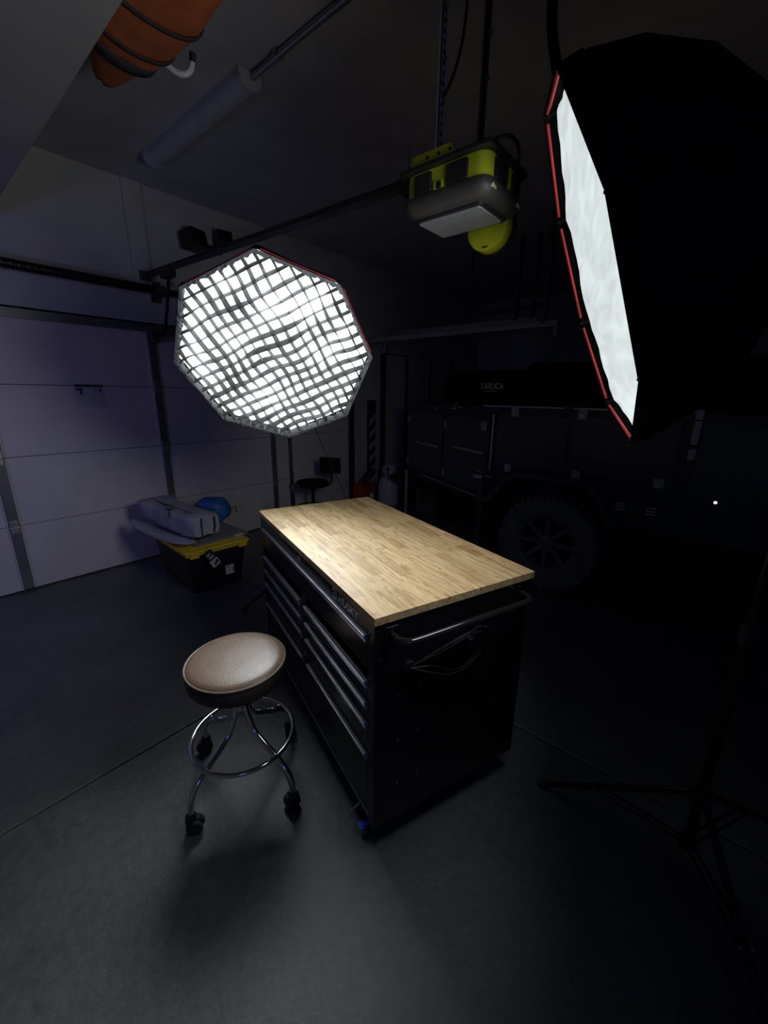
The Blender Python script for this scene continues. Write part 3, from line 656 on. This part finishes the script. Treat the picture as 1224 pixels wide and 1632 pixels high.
# ------------------------------------------------------------------ ceiling fittings
rf = thing('strip_light', 'unlit wraparound strip light on the ceiling', 'ceiling light', (1.61, 2.98, 3.16))
prof = [(-.066, 0), (-.062, -.04), (-.045, -.062), (-.02, -.07), (.02, -.07), (.045, -.062), (.062, -.04), (.066, 0)]
n = len(prof)
MB().add([(1.61+x, 2.36, ZC-.012+z) for x, z in prof]+[(1.61+x, 3.58, ZC-.012+z) for x, z in prof], [tuple(range(n)), tuple(range(n, 2*n))]+[(i, (i+1) % n, n+(i+1) % n, n+i) for i in range(n)]).build('lens_cover', 'light_grey', rf, world=True, smooth=True)
MB().box((1.545, 2.35, ZC-.014), (1.675, 3.59, ZC)).build('housing', 'white_plastic', rf, bevel=.002, world=True)
for y in (2.335, 3.575):
    MB().add([(1.61+x*1.05, y, ZC-.01+z*1.06) for x, z in prof]+[(1.61+x*1.05, y+.03, ZC-.01+z*1.06) for x, z in prof], [tuple(range(n)), tuple(range(n, 2*n))]+[(i, (i+1) % n, n+(i+1) % n, n+i) for i in range(n)]).build('end_cap', 'light_grey', rf, world=True)
tag(MB().tube([(1.62, 2.335, ZC-.03), (1.625, 1.9, ZC-.02), (1.63, 1.2, ZC-.02)], .016, 10).box((1.60, 1.5, ZC-.03), (1.66, 1.53, ZC)).box((1.60, 2.1, ZC-.034), (1.65, 2.13, ZC)).build('conduit', 'steel', smooth=True), 'shiny metal conduit on the ceiling feeding the strip light', 'conduit')
# orange bundle strapped under the ceiling
ob = thing('tarp_bundle', 'orange fabric bundle strapped up under the ceiling', 'bundle', (.98, 2.2, ZC))
vs, fs = [], []; nu, nv = 30, 14
for i in range(nu+1):
    t = i/nu; y = 2.74-1.18*t; hw = .21*(min(1, .16+t*1.6))**.8; cx_ = 1.035-.11*t
    for j in range(nv+1):
        a = PI*j/nv; x = cx_+hw*math.cos(a); z = 3.06-.10*(math.sin(a)**.8 if a not in (0, PI) else 0)*(.35+.65*min(1, t*3))
        z += .012*noise.noise(Vector((x*9, y*7, 3)))+.035*(1-t)
        vs.append((x, y+.02*noise.noise(Vector((j*.6, i*.4, 5))), z))
for i in range(nu):
    for j in range(nv): k = i*(nv+1)+j; fs.append((k, k+1, k+nv+2, k+nv+1))
o = MB().add(vs, fs).build('tarp', 'orange', ob, smooth=True, world=True); s = o.modifiers.new('cloth', 'SOLIDIFY'); s.thickness = .012; s.offset = -1
def strap(y, wd, t, name, mt):
    hw = .21*(min(1, .16+t*1.6))**.8+.006; cx_ = 1.035-.11*t; vs, fs = [], []
    for j in range(21):
        a = PI*j/20; x = cx_+hw*math.cos(a); z = 3.06-.108*(math.sin(a)**.8 if 0 < j < 20 else 0)*(.35+.65*min(1, t*3))-.004+.035*(1-t)
        vs += [(x, y-wd/2, z), (x, y+wd/2, z)]
    vs = [(vs[0][0], y-wd/2, ZC), (vs[1][0], y+wd/2, ZC)]+vs+[(vs[-2][0], y-wd/2, ZC), (vs[-1][0], y+wd/2, ZC)]
    for j in range(len(vs)//2-1): fs.append((j*2, j*2+1, j*2+3, j*2+2))
    o = MB().add(vs, fs).build(name, mt, ob, world=True, smooth=True); s = o.modifiers.new('web', 'SOLIDIFY'); s.thickness = .006
strap(2.40, .07, .288, 'wide_strap', 'brown_strap'); strap(2.27, .022, .40, 'strap', 'brown_strap'); strap(2.04, .022, .593, 'strap', 'brown_strap')
hk = MB().tube(spline([(1.13, 2.33, 3.05), (1.18, 2.31, 3.02), (1.215, 2.29, 3.015), (1.24, 2.275, 3.035), (1.25, 2.265, 3.07)], 6), .013, 10).build('hook', 'white_plastic', ob, smooth=True, world=True)
MB().tube([(1.25, 2.266, 3.065), (1.252, 2.262, 3.10)], .0145, 10).build('hook_tip', 'rubber', hk, smooth=True, world=True)
# fixture on the wall above the door
sp = thing('wall_fixture', 'dark wall fixture with two angled heads above the wide door', 'wall fixture', (2.2, YW, 2.9))
MB().box((2.06, YW-.03, 2.86), (2.40, YW, 2.92)).build('mounting_plate', 'black_plastic', sp, bevel=.004, world=True)
for (x, z, s, ang) in ((2.09, 2.90, .085, .25), (2.37, 2.965, .07, -.2)):
    mm = Matrix.Translation((x, YW-.13, z)) @ Matrix.Rotation(ang, 4, 'Z') @ Matrix.Rotation(-.2, 4, 'X')
    hdp = MB().box((-s, -.06, -s*.8), (s, .10, s*.8), mm).build('fixture_head', 'black_plastic', sp, bevel=.008, world=True)
    MB().box((-s*.85, -.064, -s*.65), (s*.85, -.058, s*.65), mm).build('grille', 'black_fabric', hdp, world=True)
# loose strap from the ceiling, right of the opener
tag(MB().tube(spline([(2.22, .965, ZC-.002), (2.16, .93, 3.1), (2.05, .86, 2.93), (1.98, .80, 2.78)], 6), [.022]*18+[.016], 8).build('hanging_strap', 'black_fabric', smooth=True), 'black strap hanging from the ceiling above the edge-on softbox', 'strap')

# ------------------------------------------------------------------ tote with gear, near the door
rt_ = thing('storage_tote', 'black storage tote with yellow lid in front of the garage door', 'storage tote', (1.535, 3.415, 0), math.radians(-3))
def taper(z0, z1, a0, b0, a1, b1): return [(-a0,-b0,z0),(a0,-b0,z0),(a0,b0,z0),(-a0,b0,z0),(-a1,-b1,z1),(a1,-b1,z1),(a1,b1,z1),(-a1,b1,z1)]
bf = [(3,2,1,0),(4,5,6,7),(0,1,5,4),(1,2,6,5),(2,3,7,6),(3,0,4,7)]
bd = MB().add(taper(0, .345, .205, .315, .245, .365), bf).build('bin', 'tote_black', rt_, bevel=.02)
for x in (-.15, 0, .15):
    MB().box((x-.02, -.352, .05), (x+.02, -.335, .30)).build('bin_rib', 'tote_black', bd, bevel=.006)
MB().box((-.258, -.38, .345), (.258, .38, .372)).build('lid_skirt', 'yellow_lid', rt_, bevel=.008)
MB().box((-.268, -.39, .37), (.268, .39, .392)).build('lid', 'yellow_lid', rt_, bevel=.01)
MB().box((-.21, -.33, .392), (.21, .33, .399)).build('lid_raised_panel', 'yellow_lid', rt_, bevel=.004)
for x in (-.2, .2): MB().box((x-.035, -.398, .335), (x+.035, -.378, .388)).build('lid_latch', 'yellow_lid', rt_, bevel=.004)
lb = MB().box((.055, -.358, .085), (.165, -.353, .165), Matrix.Rotation(-.055, 4, 'X') @ Matrix.Translation((0, .006, 0))).build('bin_label', 'paper', rt_); lb['label'] = 'paper product label'
MB().box((.115, -.3592, .10), (.140, -.3578, .135), Matrix.Rotation(-.055, 4, 'X') @ Matrix.Translation((0, .006, 0))).box((.148, -.3592, .098), (.156, -.3578, .15), Matrix.Rotation(-.055, 4, 'X') @ Matrix.Translation((0, .006, 0))).box((.062, -.3592, .145), (.10, -.3578, .152), Matrix.Rotation(-.055, 4, 'X') @ Matrix.Translation((0, .006, 0))).build('label_print', 'foam_grey', lb)
ZT = .400
def lump(path, prof_fn, n=20, sq=.6, wr=1.):
    """closed soft body: sections along a path; prof_fn(t) -> half width, half height"""
    vs, fs = [], []; m_ = len(path)
    for i, p in enumerate(path):
        p = Vector(p); t = i/(m_-1)
        d = (Vector(path[min(i+1, m_-1)])-Vector(path[max(i-1, 0)])).normalized(); s = d.cross(Vector((0, 0, 1))).normalized(); u = s.cross(d)
        hw, hh = prof_fn(t)
        for k in range(n):
            a = 2*PI*k/n; ca, sa = math.cos(a), math.sin(a)
            q = p+s*hw*math.copysign(abs(ca)**sq, ca)+u*hh*math.copysign(abs(sa)**sq, sa)
            q += (q-p).normalized()*wr*(.008*noise.noise(q*7)+.004*noise.noise(q*19)) if (q-p).length > 1e-4 else Vector()
            vs.append(q)
    for i in range(m_-1):
        for k in range(n): fs.append((i*n+k, i*n+(k+1) % n, (i+1)*n+(k+1) % n, (i+1)*n+k))
    fs += [tuple(range(n))[::-1], tuple((m_-1)*n+k for k in range(n))]
    return MB().add(vs, fs)
pd = thing('foam_pad', 'flat grey pad lying on the yellow tote lid', 'pad', (1.60, 3.45, ZT))
MB().box((1.36, 3.10, ZT), (1.83, 3.74, ZT+.014)).build('pad', 'foam_grey', pd, bevel=.006, world=True)
MB().box((1.70, 3.095, ZT), (1.78, 3.13, ZT+.017)).build('pad_tab', 'light_grey', pd, bevel=.003, world=True)
bg = thing('carry_bag', 'long grey zippered carry bag lying across the tote', 'bag', (1.43, 3.5, ZT+.014))
P0, P1 = Vector((1.47, 3.10, ZT+.155)), Vector((1.36, 3.98, ZT+.215))
path = [P0.lerp(P1, i/18)+Vector((0, 0, -.012*math.sin(i/18*PI))) for i in range(19)]
def pf(t):
    e = min(1, .86+t*4, .55+(1-t)*4); return .13*e, (.092-.012*t)*min(1, .84+t*5, .45+(1-t)*4)
lump(path, pf, 32, .36, 1.9).build('bag_body', 'grey_nylon', bg, smooth=True, world=True)
dirv = (P1-P0).normalized(); sd = dirv.cross(Vector((0, 0, 1))).normalized(); uu = sd.cross(dirv)
zp = []
for i in range(1, 16):
    t = i/18; hw, hh = pf(t); zp.append(path[i]-sd*hw*.30+uu*(hh*.93+.004))
MB().tube(zp, .0065, 6).build('zipper', 'ink', bg, smooth=True, world=True)
hw, hh = pf(.02)
MB().tube([path[0]-sd*.05+uu*(hh*.9)-dirv*.006, path[0]-sd*.055+uu*.02-dirv*.012, path[0]-sd*.05-uu*hh*.8-dirv*.006], .006, 6).tube([path[0]+sd*.06+uu*(hh*.8)-dirv*.006, path[0]+sd*.062-dirv*.012, path[0]+sd*.055-uu*hh*.75-dirv*.006], .009, 6).build('end_strap', 'ink', bg, smooth=True, world=True)
q = path[7]-sd*.10+uu*.095
MB().tube([q, q-sd*.03-uu*.02-dirv*.04, q-sd*.045-uu*.05-dirv*.05], .0045, 6).tube([q, q+dirv*.03-sd*.02, q-dirv*.02+sd*.02], .0045, 6).build('zip_pull', 'ink', bg, smooth=True, world=True)
# folded cloth flap under the bag
fb = thing('folded_cloth', 'folded grey cloth sticking out under the carry bag', 'cloth', (1.30, 3.4, ZT+.014))
lump([(1.345, 3.13, ZT+.035), (1.33, 3.22, ZT+.037), (1.30, 3.36, ZT+.037), (1.28, 3.52, ZT+.038), (1.265, 3.68, ZT+.05), (1.25, 3.80, ZT+.075)], lambda t: (.08*min(1, .5+t*4, .4+(1-t)*4), .015*min(1, .5+t*3, .5+(1-t)*3)), 18, .8, 1.5).build('cloth_body', 'grey_nylon', fb, smooth=True, world=True)
lump([(1.275, 3.40, ZT+.045), (1.235, 3.56, ZT+.05), (1.205, 3.74, ZT+.07), (1.19, 3.88, ZT+.10)], lambda t: (.055*min(1, .5+t*4, .4+(1-t)*4), .014), 18, .8, 1.5).build('cloth_fold', 'grey_nylon', fb, smooth=True, world=True)
bs = thing('stuff_sack', 'blue stuff sack on top of the tote beside the grey bag', 'stuff sack', (1.72, 3.5, ZT+.014))
Q0, Q1 = Vector((1.68, 3.70, ZT+.137)), Vector((1.86, 3.46, ZT+.135))
pa = [Q0.lerp(Q1, i/14) for i in range(15)]
lump(pa, lambda t: (.118*min(1, .35+t*3.4, .25+(1-t)*3)**.7, .112*min(1, .4+t*3, .25+(1-t)*3)**.7), 24).build('sack_body', 'blue_nylon', bs, smooth=True, world=True)
qd = (Q1-Q0).normalized(); sdd = qd.cross(Vector((0, 0, 1))).normalized()
MB().tube([pa[9]+sdd*.122*math.cos(a)+Vector((0, 0, .116*math.sin(a))) for a in [2*PI*k/24 for k in range(24)]], .005, 6, closed=True).build('compression_strap', 'ink', bs, world=True, smooth=True)
MB().tube(spline([Q1, Q1+qd*.03+Vector((0, 0, .02)), Q1+qd*.06+Vector((.01, 0, .03)), Q1+qd*.07+Vector((0, 0, -.02))], 5), .005, 6).build('draw_cord', 'brown_strap', bs, smooth=True, world=True)
# tag hanging over the lid edge
tg = thing('hang_tag', 'hanging dark and white card tag at the tote corner', 'tag', (1.405, 3.0, .33))
tmx = Matrix.Translation((1.395, 3.005, .385)) @ Matrix.Rotation(math.radians(-3), 4, 'Z') @ Matrix.Rotation(-.5, 4, 'Y') @ Matrix.Rotation(.06, 4, 'X') @ Matrix.Scale(1.25, 4)
MB().box((-.028, -.008, -.075), (.028, -.005, .0), tmx).build('tag_upper', 'ink', tg, world=True)
lo = MB().box((-.028, -.008, -.13), (.028, -.005, -.075), tmx).build('tag_lower', 'paper', tg, world=True)
MB().box((-.010, -.0092, -.112), (.022, -.0078, -.098), tmx).box((.010, -.0092, -.098), (.022, -.0078, -.088), tmx).box((-.010, -.0092, -.12), (-.003, -.0078, -.11), tmx).build('tag_print', 'ink', lo, world=True)
MB().box((-.018, -.0092, -.06), (.018, -.0078, -.045), tmx).box((-.018, -.0092, -.035), (.004, -.0078, -.02), tmx).build('tag_upper_print', 'light_grey', lo, world=True)
MB().tube([tmx @ Vector((0, -.0065, -.002)), (1.405, 3.012, .408), (1.42, 3.06, .412)], .0018, 5).build('tag_string', 'ink', tg, world=True)

# ------------------------------------------------------------------ shop chair by the garage door
rc = thing('shop_chair', 'small black swivel chair with backrest near the garage door', 'chair', (3.13, 3.78, 0))
cx, cy = 3.13, 3.78
MB().lathe([(0, .515), (.17, .515), (.19, .53), (.195, .555), (.18, .575), (.1, .585), (0, .586)], 36, Matrix.Translation((cx, cy, 0))).build('seat', 'black_fabric', rc, smooth=True, world=True)
MB().cyl((cx, cy, .22), (cx, cy, .515), .022).build('gas_lift', 'black_metal', rc, world=True)
MB().box((cx-.07, cy-.07, .50), (cx+.07, cy+.07, .516)).build('seat_plate', 'dark_steel', rc, bevel=.004, world=True)
MB().tube(spline([(cx+.06, cy-.02, .50), (cx+.2, cy-.03, .49), (cx+.27, cy-.03, .52), (cx+.285, cy-.03, .60), (cx+.285, cy-.03, .74)], 6), .011, 8).build('back_bar', 'black_metal', rc, smooth=True, world=True)
MB().box((-.135, -.018, -.1), (.135, .018, .1), Matrix.Translation((cx+.26, cy-.03, .735)) @ Matrix.Rotation(math.radians(-62), 4, 'Z') @ Matrix.Rotation(.06, 4, 'X')).build('backrest', 'black_fabric', rc, bevel=.016, world=True)
MB().lathe([(0, .2), (.05, .2), (.055, .22), (.035, .25), (0, .26)], 24, Matrix.Translation((cx, cy, 0))).build('hub', 'black_plastic', rc, smooth=True, world=True)
MB().tube([(cx+.19*math.cos(a), cy+.19*math.sin(a), .26) for a in [2*PI*k/40 for k in range(40)]], .009, 8, closed=True).build('foot_ring', 'black_metal', rc, smooth=True, world=True)
for k in range(5):
    a = 2*PI*k/5+.3; e = Vector((cx+.27*math.cos(a), cy+.27*math.sin(a), .075))
    l_ = MB().tube([(cx, cy, .225), e], [.022, .014], 8).build('leg', 'black_plastic', rc, world=True, smooth=True)
    mm = Matrix.Translation((e.x, e.y, .028)) @ Matrix.Rotation(a, 4, 'Z') @ Matrix.Rotation(PI/2, 4, 'X')
    MB().lathe([(0, -.02), (.025, -.02), (.028, -.014), (.028, .014), (.025, .02), (0, .02)], 18, mm).build('caster_wheel', 'rubber', l_, smooth=True, world=True)
    MB().cyl((e.x, e.y, .03), (e.x, e.y, .085), .01).build('caster_stem', 'black_plastic', l_, world=True)

# ------------------------------------------------------------------ things between the doors
hz = thing('hazard_post', 'post with slanted hazard stripes between the two garage doors', 'post', (4.57, YW-.05, 0))
MB().box((4.50, YW-.05, .0), (4.64, YW-.001, 1.50)).build('post', 'ink', hz, bevel=.004, world=True)
z = .05
while z < 1.30:
    MB().add([(4.499, YW-.0515, z), (4.641, YW-.0515, z+.10), (4.641, YW-.0515, z+.19), (4.499, YW-.0515, z+.09), (4.499, YW-.049, z), (4.641, YW-.049, z+.10), (4.641, YW-.049, z+.19), (4.499, YW-.049, z+.09)], bf).build('stripe', 'yellow_stripe', hz, world=True)
    z += .18
gc = thing('fuel_can', 'red fuel can with black spout beside the striped post', 'fuel can', (4.24, 3.98, 0))
MB().box((4.08, 3.90, 0), (4.38, 4.06, .36)).build('can_body', 'red_plastic', gc, bevel=.03, world=True)
MB().tube(spline([(4.20, 3.98, .35), (4.20, 3.98, .42), (4.29, 3.98, .44), (4.33, 3.98, .42), (4.33, 3.98, .35)], 5), .014, 8).build('can_handle', 'red_plastic', gc, smooth=True, world=True)
MB().tube(spline([(4.22, 3.95, .35), (4.22, 3.95, .43), (4.27, 3.93, .50), (4.36, 3.92, .55)], 5), [.03]*8+[.02]*8, 10).build('spout', 'black_plastic', gc, smooth=True, world=True)
MB().box((4.29, 3.895, .12), (4.36, 3.902, .2)).build('can_label', 'paper', gc, world=True)
tk = thing('gas_cylinder', 'pale grey gas cylinder with collar beside the red fuel can', 'gas cylinder', (4.47, 3.70, 0))
mm = Matrix.Translation((4.47, 3.70, 0))
MB().lathe([(0, .03), (.10, .03), (.145, .06), (.152, .10), (.152, .34), (.14, .40), (.10, .44), (.04, .46), (0, .46)], 36, mm).build('tank_body', 'tank_white', tk, smooth=True, world=True)
MB().lathe([(.09, 0), (.11, 0), (.11, .045), (.09, .045)], 28, mm).build('foot_collar', 'tank_white', tk, smooth=True, world=True)
vs, fs = [], []
for i in range(23):
    a = -2.4+4.8*i/22; vs += [(4.47+.10*math.cos(a), 3.70+.10*math.sin(a), .43), (4.47+.10*math.cos(a), 3.70+.10*math.sin(a), .60)]
for i in range(22): fs.append((2*i, 2*i+2, 2*i+3, 2*i+1))
o = MB().add(vs, fs).build('guard_collar', 'tank_white', tk, smooth=True, world=True); s = o.modifiers.new('metal', 'SOLIDIFY'); s.thickness = .006
vl = MB().cyl((4.47, 3.70, .45), (4.47, 3.70, .55), .018).cyl((4.47, 3.70, .51), (4.43, 3.66, .51), .012).build('valve', 'steel', tk, world=True)
MB().lathe([(0, .55), (.03, .55), (.035, .56), (.03, .575), (0, .575)], 20, mm).build('valve_wheel', 'black_plastic', vl, smooth=True, world=True)
bx = thing('carton', 'brown carton under the nose of the trailer', 'box', (4.55, 3.2, 0))
MB().box((4.62, 2.98, 0), (4.95, 3.32, .40)).build('carton_body', 'cardboard', bx, bevel=.004, world=True)
for (y0, y1) in ((2.98, 3.148), (3.152, 3.32)): MB().box((4.62, y0, .40), (4.95, y1, .405)).build('flap', 'cardboard', bx, world=True)

# ------------------------------------------------------------------ off-road trailer
TX = 3.35
tr = thing('camper_trailer', 'black off-road camper trailer with tapered nose and rooftop awning', 'trailer', (4.3, 1.05, 0))
def yz(poly, x0, x1):      # prism of a (y, z) outline between two x
    n = len(poly); return MB().add([(x0, y, z) for y, z in poly]+[(x1, y, z) for y, z in poly], [tuple(range(n)), tuple(range(n, 2*n))]+[(i, (i+1) % n, n+(i+1) % n, n+i) for i in range(n)])
MB().box((TX+.30, -.75, .62), (5.25, 1.6, 1.49)).build('inner_body', 'trailer', tr, world=True)
yz([(-.75, .66), (.60, .66), (.70, .86), (.80, .955), (1.33, .955), (1.44, .88), (1.56, .70), (1.62, .70), (1.62, 1.49), (-.75, 1.49)], TX, TX+.301).build('side_wall', 'trailer', tr, bevel=.006, world=True)
nose = [(TX, 1.6), (TX+.78, 3.13), (TX+1.12, 3.13), (5.25, 1.6)]
MB().prism(nose, .66, 1.44).build('nose_body', 'trailer', tr, bevel=.006, world=True)
MB().prism([(TX-.02, -.78), (TX-.02, 1.62), (TX+.76, 3.16), (TX+1.14, 3.16), (5.27, 1.62), (5.27, -.78)], 1.44, 1.50).build('roof_slab', 'trailer', tr, bevel=.006, world=True)
# fender flare
fp = [(.56, .66), (.68, .88), (.79, .985), (1.34, .985), (1.46, .90), (1.60, .69), (1.55, .69), (1.43, .872), (1.32, .945), (.81, .945), (.71, .85), (.61, .66)]
yz(fp, TX-.10, TX+.02).build('fender', 'trailer_panel', tr, bevel=.006, world=True)
# chassis
MB().box((TX+.35, -.9, .50), (TX+.43, 2.2, .62)).box((5.25-.43, -.9, .50), (5.25-.35, 2.2, .62)).build('chassis_rail', 'black_metal', tr, world=True)
MB().tube([(TX+.4, 1.9, .56), (TX+.93, 3.5, .5)], .045, 4).tube([(5.25-.4, 1.9, .56), (TX+.97, 3.5, .5)], .045, 4).build('drawbar', 'black_metal', tr, world=True)
MB().cyl((TX+.2, 1.05, .41), (5.1, 1.05, .41), .04).build('axle', 'black_metal', tr, world=True)
# wheels
def wheel(x, face):
    mm = Matrix.Translation((x, 1.05, .41)) @ Matrix.Rotation(face*PI/2, 4, 'Y')
    R_, w2 = .405, .125
    ty = MB().lathe([(.235, -w2*.85), (.26, -w2), (.35, -w2*1.04), (.385, -w2*.95), (.397, -w2*.8), (.397, w2*.8), (.385, w2*.95), (.35, w2*1.04), (.26, w2), (.235, w2*.85), (.235, -w2*.85)], 56, mm, False).build('wheel', 'tyre', tr, smooth=True, world=True)
    tb = MB()
    for k in range(44):
        a = 2*PI*k/44
        for j, zz in enumerate((-.10, -.04, .04, .10)):
            m2 = mm @ Matrix.Rotation(a+(.035 if j % 2 else 0), 4, 'Z')
            tb.box((.392, -.019, zz-.024), (.405, .019, zz+.024), m2)
        m2 = mm @ Matrix.Rotation(a+.03, 4, 'Z'); tb.box((.352, -.018, w2*1.0), (.393, .018, w2*1.07), m2)
        tb.box((.352, -.018, -w2*1.07), (.393, .018, -w2*1.0), m2)
    tb.build('tread', 'tyre', ty, world=True)['kind'] = 'stuff'
    rm = MB().lathe([(.20, .02), (.222, .11), (.238, .118), (.24, .105), (.225, .02), (.21, -.08)], 48, mm, False).build('rim', 'rim_grey', ty, smooth=True, world=True)
    MB().lathe([(0, .02), (.22, .02), (.22, .03), (0, .03)], 40, mm).build('wheel_disc', 'black_plastic', ty, world=True)
    for k in range(8):
        m2 = mm @ Matrix.Rotation(2*PI*k/8, 4, 'Z')
        MB().add([(.03, -.028, .06), (.22, -.022, .085), (.22, .022, .085), (.03, .028, .06), (.03, -.02, .09), (.22, -.012, .108), (.22, .012, .108), (.03, .02, .09)], bf, m2).build('spoke', 'rim_grey', ty, bevel=.004, world=True)
    MB().lathe([(0, .03), (.06, .03), (.058, .10), (.04, .108), (0, .108)], 28, mm).build('hub_cap', 'rim_grey', ty, smooth=True, world=True)
wheel(TX+.075, -1); wheel(5.25-.075, 1)
# nose face: two storage doors
nd = Vector((.78, 1.53, 0)).normalized(); nn = Vector((nd.y, -nd.x, 0)); nn = -nn if nn.x > 0 else nn
def NF(o=0.0): return frame((TX, 1.6, 0), nd, (0, 0, 1)) @ Matrix.Translation((0, 0, 0))
nf = NF(); sgn = 1 if (nf.to_3x3() @ Vector((0, 0, 1))).dot(nn) > 0 else -1
def nbox(a0, a1, z0, z1, o0, o1): return MB().box((a0, z0, min(sgn*o0, sgn*o1)), (a1, z1, max(sgn*o0, sgn*o1)), nf)
for (a0, a1, h0, h1, hz_) in ((.05, .80, .0, .58, 1.095), (.86, 1.66, .84, 1.40, 1.055)):
    dd = nbox(a0, a1, .73, 1.40, 0, .022).build('nose_door', 'trailer_panel', tr, bevel=.006, world=True)
    nbox(max(a0+.02, h0+.03), h1, hz_-.016, hz_+.016, .03, .05).build('door_handle', 'steel', dd, bevel=.004, world=True)
    for a in (max(a0+.03, h0+.05), h1-.03): nbox(a-.015, a+.015, hz_-.012, hz_+.012, .02, .032).build('handle_mount', 'black_metal', dd, world=True)
    for (a, z_) in ((a1-.02, 1.30), (a1-.02, .80)):
        nbox(a-.028, a+.028, z_-.035, z_+.035, .022, .034).build('latch', 'galv', dd, bevel=.004, world=True)
nbox(.07, .15, 1.29, 1.37, .022, .04).build('latch', 'steel', tr, bevel=.004, world=True)
nbox(.0, 1.27, .675, .695, 0, .03).build('step_edge', 'galv', tr, bevel=.003, world=True)
nbox(-.0, 1.7, .62, .675, -.02, .02).build('nose_skirt', 'black_metal', tr, world=True)
MB().box((TX-.022, 1.60, .95), (TX-.006, 1.618, 1.44)).build('corner_strip', 'steel', tr, bevel=.003, world=True)
jk = MB().cyl((TX-.05, 1.66, .05), (TX-.05, 1.66, .93), .026).build('corner_jack', 'dark_steel', tr, smooth=True, world=True)
MB().box((TX-.13, 1.62, .885), (TX+.01, 1.70, .925)).box((TX-.08, 1.56, .90), (TX-.05, 1.76, .915)).build('jack_clamp', 'steel', jk, bevel=.005, world=True)
MB().cyl((TX-.10, 1.62, .94), (TX-.02, 1.72, .94), .014).build('jack_crank', 'chrome', jk, world=True)
MB().lathe([(0, .0), (.09, .0), (.09, .012), (.03, .02), (.03, .06), (0, .06)], 20, Matrix.Translation((TX-.05, 1.66, 0))).build('jack_foot', 'dark_steel', jk, smooth=True, world=True)
MB().cyl((TX-.05, 1.66, .20), (TX-.05, 1.74, .20), .012).build('jack_pin', 'chrome', jk, world=True)
lg = MB().cyl((TX+.75, 3.10, .02), (TX+.75, 3.10, .68), .024).build('nose_leg', 'galv', tr, smooth=True, world=True)
MB().lathe([(0, 0), (.07, 0), (.07, .012), (0, .02)], 20, Matrix.Translation((TX+.75, 3.10, 0))).build('leg_foot', 'galv', lg, smooth=True, world=True)
# side rail, latches and doors
MB().box((TX-.018, .20, 1.497), (TX+.0, 1.72, 1.512)).build('side_rail', 'steel', tr, bevel=.002, world=True)
for k, (y0, y1) in enumerate(((.99, 1.57), (.28, .96), (-.6, .18))):
    sdp = MB().box((TX-.014, y0, 1.02), (TX, y1, 1.46)).build('side_panel', 'trailer_panel', tr, bevel=.005, world=True)
for (y, z_) in ((1.42, 1.462), (.90, 1.462), (1.44, 1.00), (.89, 1.01), (.35, 1.025)):
    l_ = MB().box((TX-.034, y-.032, z_-.036), (TX-.006, y+.032, z_+.036)).build('latch', 'light_grey' if z_ > 1.2 else 'galv', tr, bevel=.005, world=True)
    MB().box((TX-.040, y-.014, z_-.024), (TX-.033, y+.014, z_+.008)).build('latch_lever', 'steel', l_, bevel=.002, world=True)
for (z0, z1) in ((1.46, 1.53), (1.30, 1.45), (1.20, 1.275)):
    MB().box((TX-.028, .185, z0), (TX-.006, .225, z1)).build('rear_strap', 'light_grey', tr, bevel=.003, world=True)
for y in (.555, .361):
    l_ = MB().box((TX-.03, y-.035, .79), (TX+.01, y+.035, .86)).build('marker_lamp', 'black_plastic', tr, bevel=.004, world=True)
    for z_ in (.802, .824, .846): MB().box((TX-.034, y-.03, z_-.006), (TX-.028, y+.03, z_+.006)).build('lamp_rib', 'light_grey', l_, world=True)
MB().lathe([(0, 0), (.009, 0), (.007, .004), (0, .005)], 12, Matrix.Translation((TX-.0, .028, .943)) @ Matrix.Rotation(-PI/2, 4, 'Y')).build('status_light', 'led', tr, world=True)
# roof rack and awning
aw = lump([(TX-.03, 2.06, 1.655)]+[(TX-.03, 2.04-i*.2, 1.655+.004*math.sin(i*1.7)) for i in range(14)]+[(TX-.03, -.62, 1.655)], lambda t: (.088*min(1, .75+t*30, .75+(1-t)*30), .135*min(1, .85+t*30, .85+(1-t)*30)), 22).build('awning_bag', 'black_fabric', tr, smooth=True, world=True)
fx = TX-.03-.100
text('lettering', 'TARUCA', .066, 'grey_letters', aw, frame((fx, 1.705, 1.640), (0, -1, 0), (0, 0, 1)), .001, .12, world=True, sx=.80, offset=.001)
MB().box((fx-.001, 1.55, 1.620), (fx+.001, 1.66, 1.626)).build('lettering_underline', 'grey_letters', aw, world=True)
MB().box((TX-.11, 1.955, 1.725), (TX-.02, 2.055, 1.738)).build('awning_buckle', 'steel', aw, bevel=.003, world=True)
for y in (1.95, 1.0, -.2):
    MB().box((TX-.08, y-.02, 1.49), (TX+.1, y+.02, 1.535)).build('awning_bracket', 'dark_steel', tr, bevel=.003, world=True)
    MB().box((TX+.08, y-.025, 1.49), (5.2, y+.025, 1.56)).build('roof_bar', 'black_metal', tr, world=True)
MB().box((TX+.3, -.5, 1.56), (5.1, 1.5, 1.86)).build('roof_tent', 'black_fabric', tr, bevel=.04, world=True)
for (a, z_) in ((.99, 1.45), (.62, 1.46), (.50, 1.48)):
    nbox(a-.04, a+.04, z_-.01, z_+.014, .01, .04).build('roof_clip', 'steel', tr, bevel=.004, world=True)
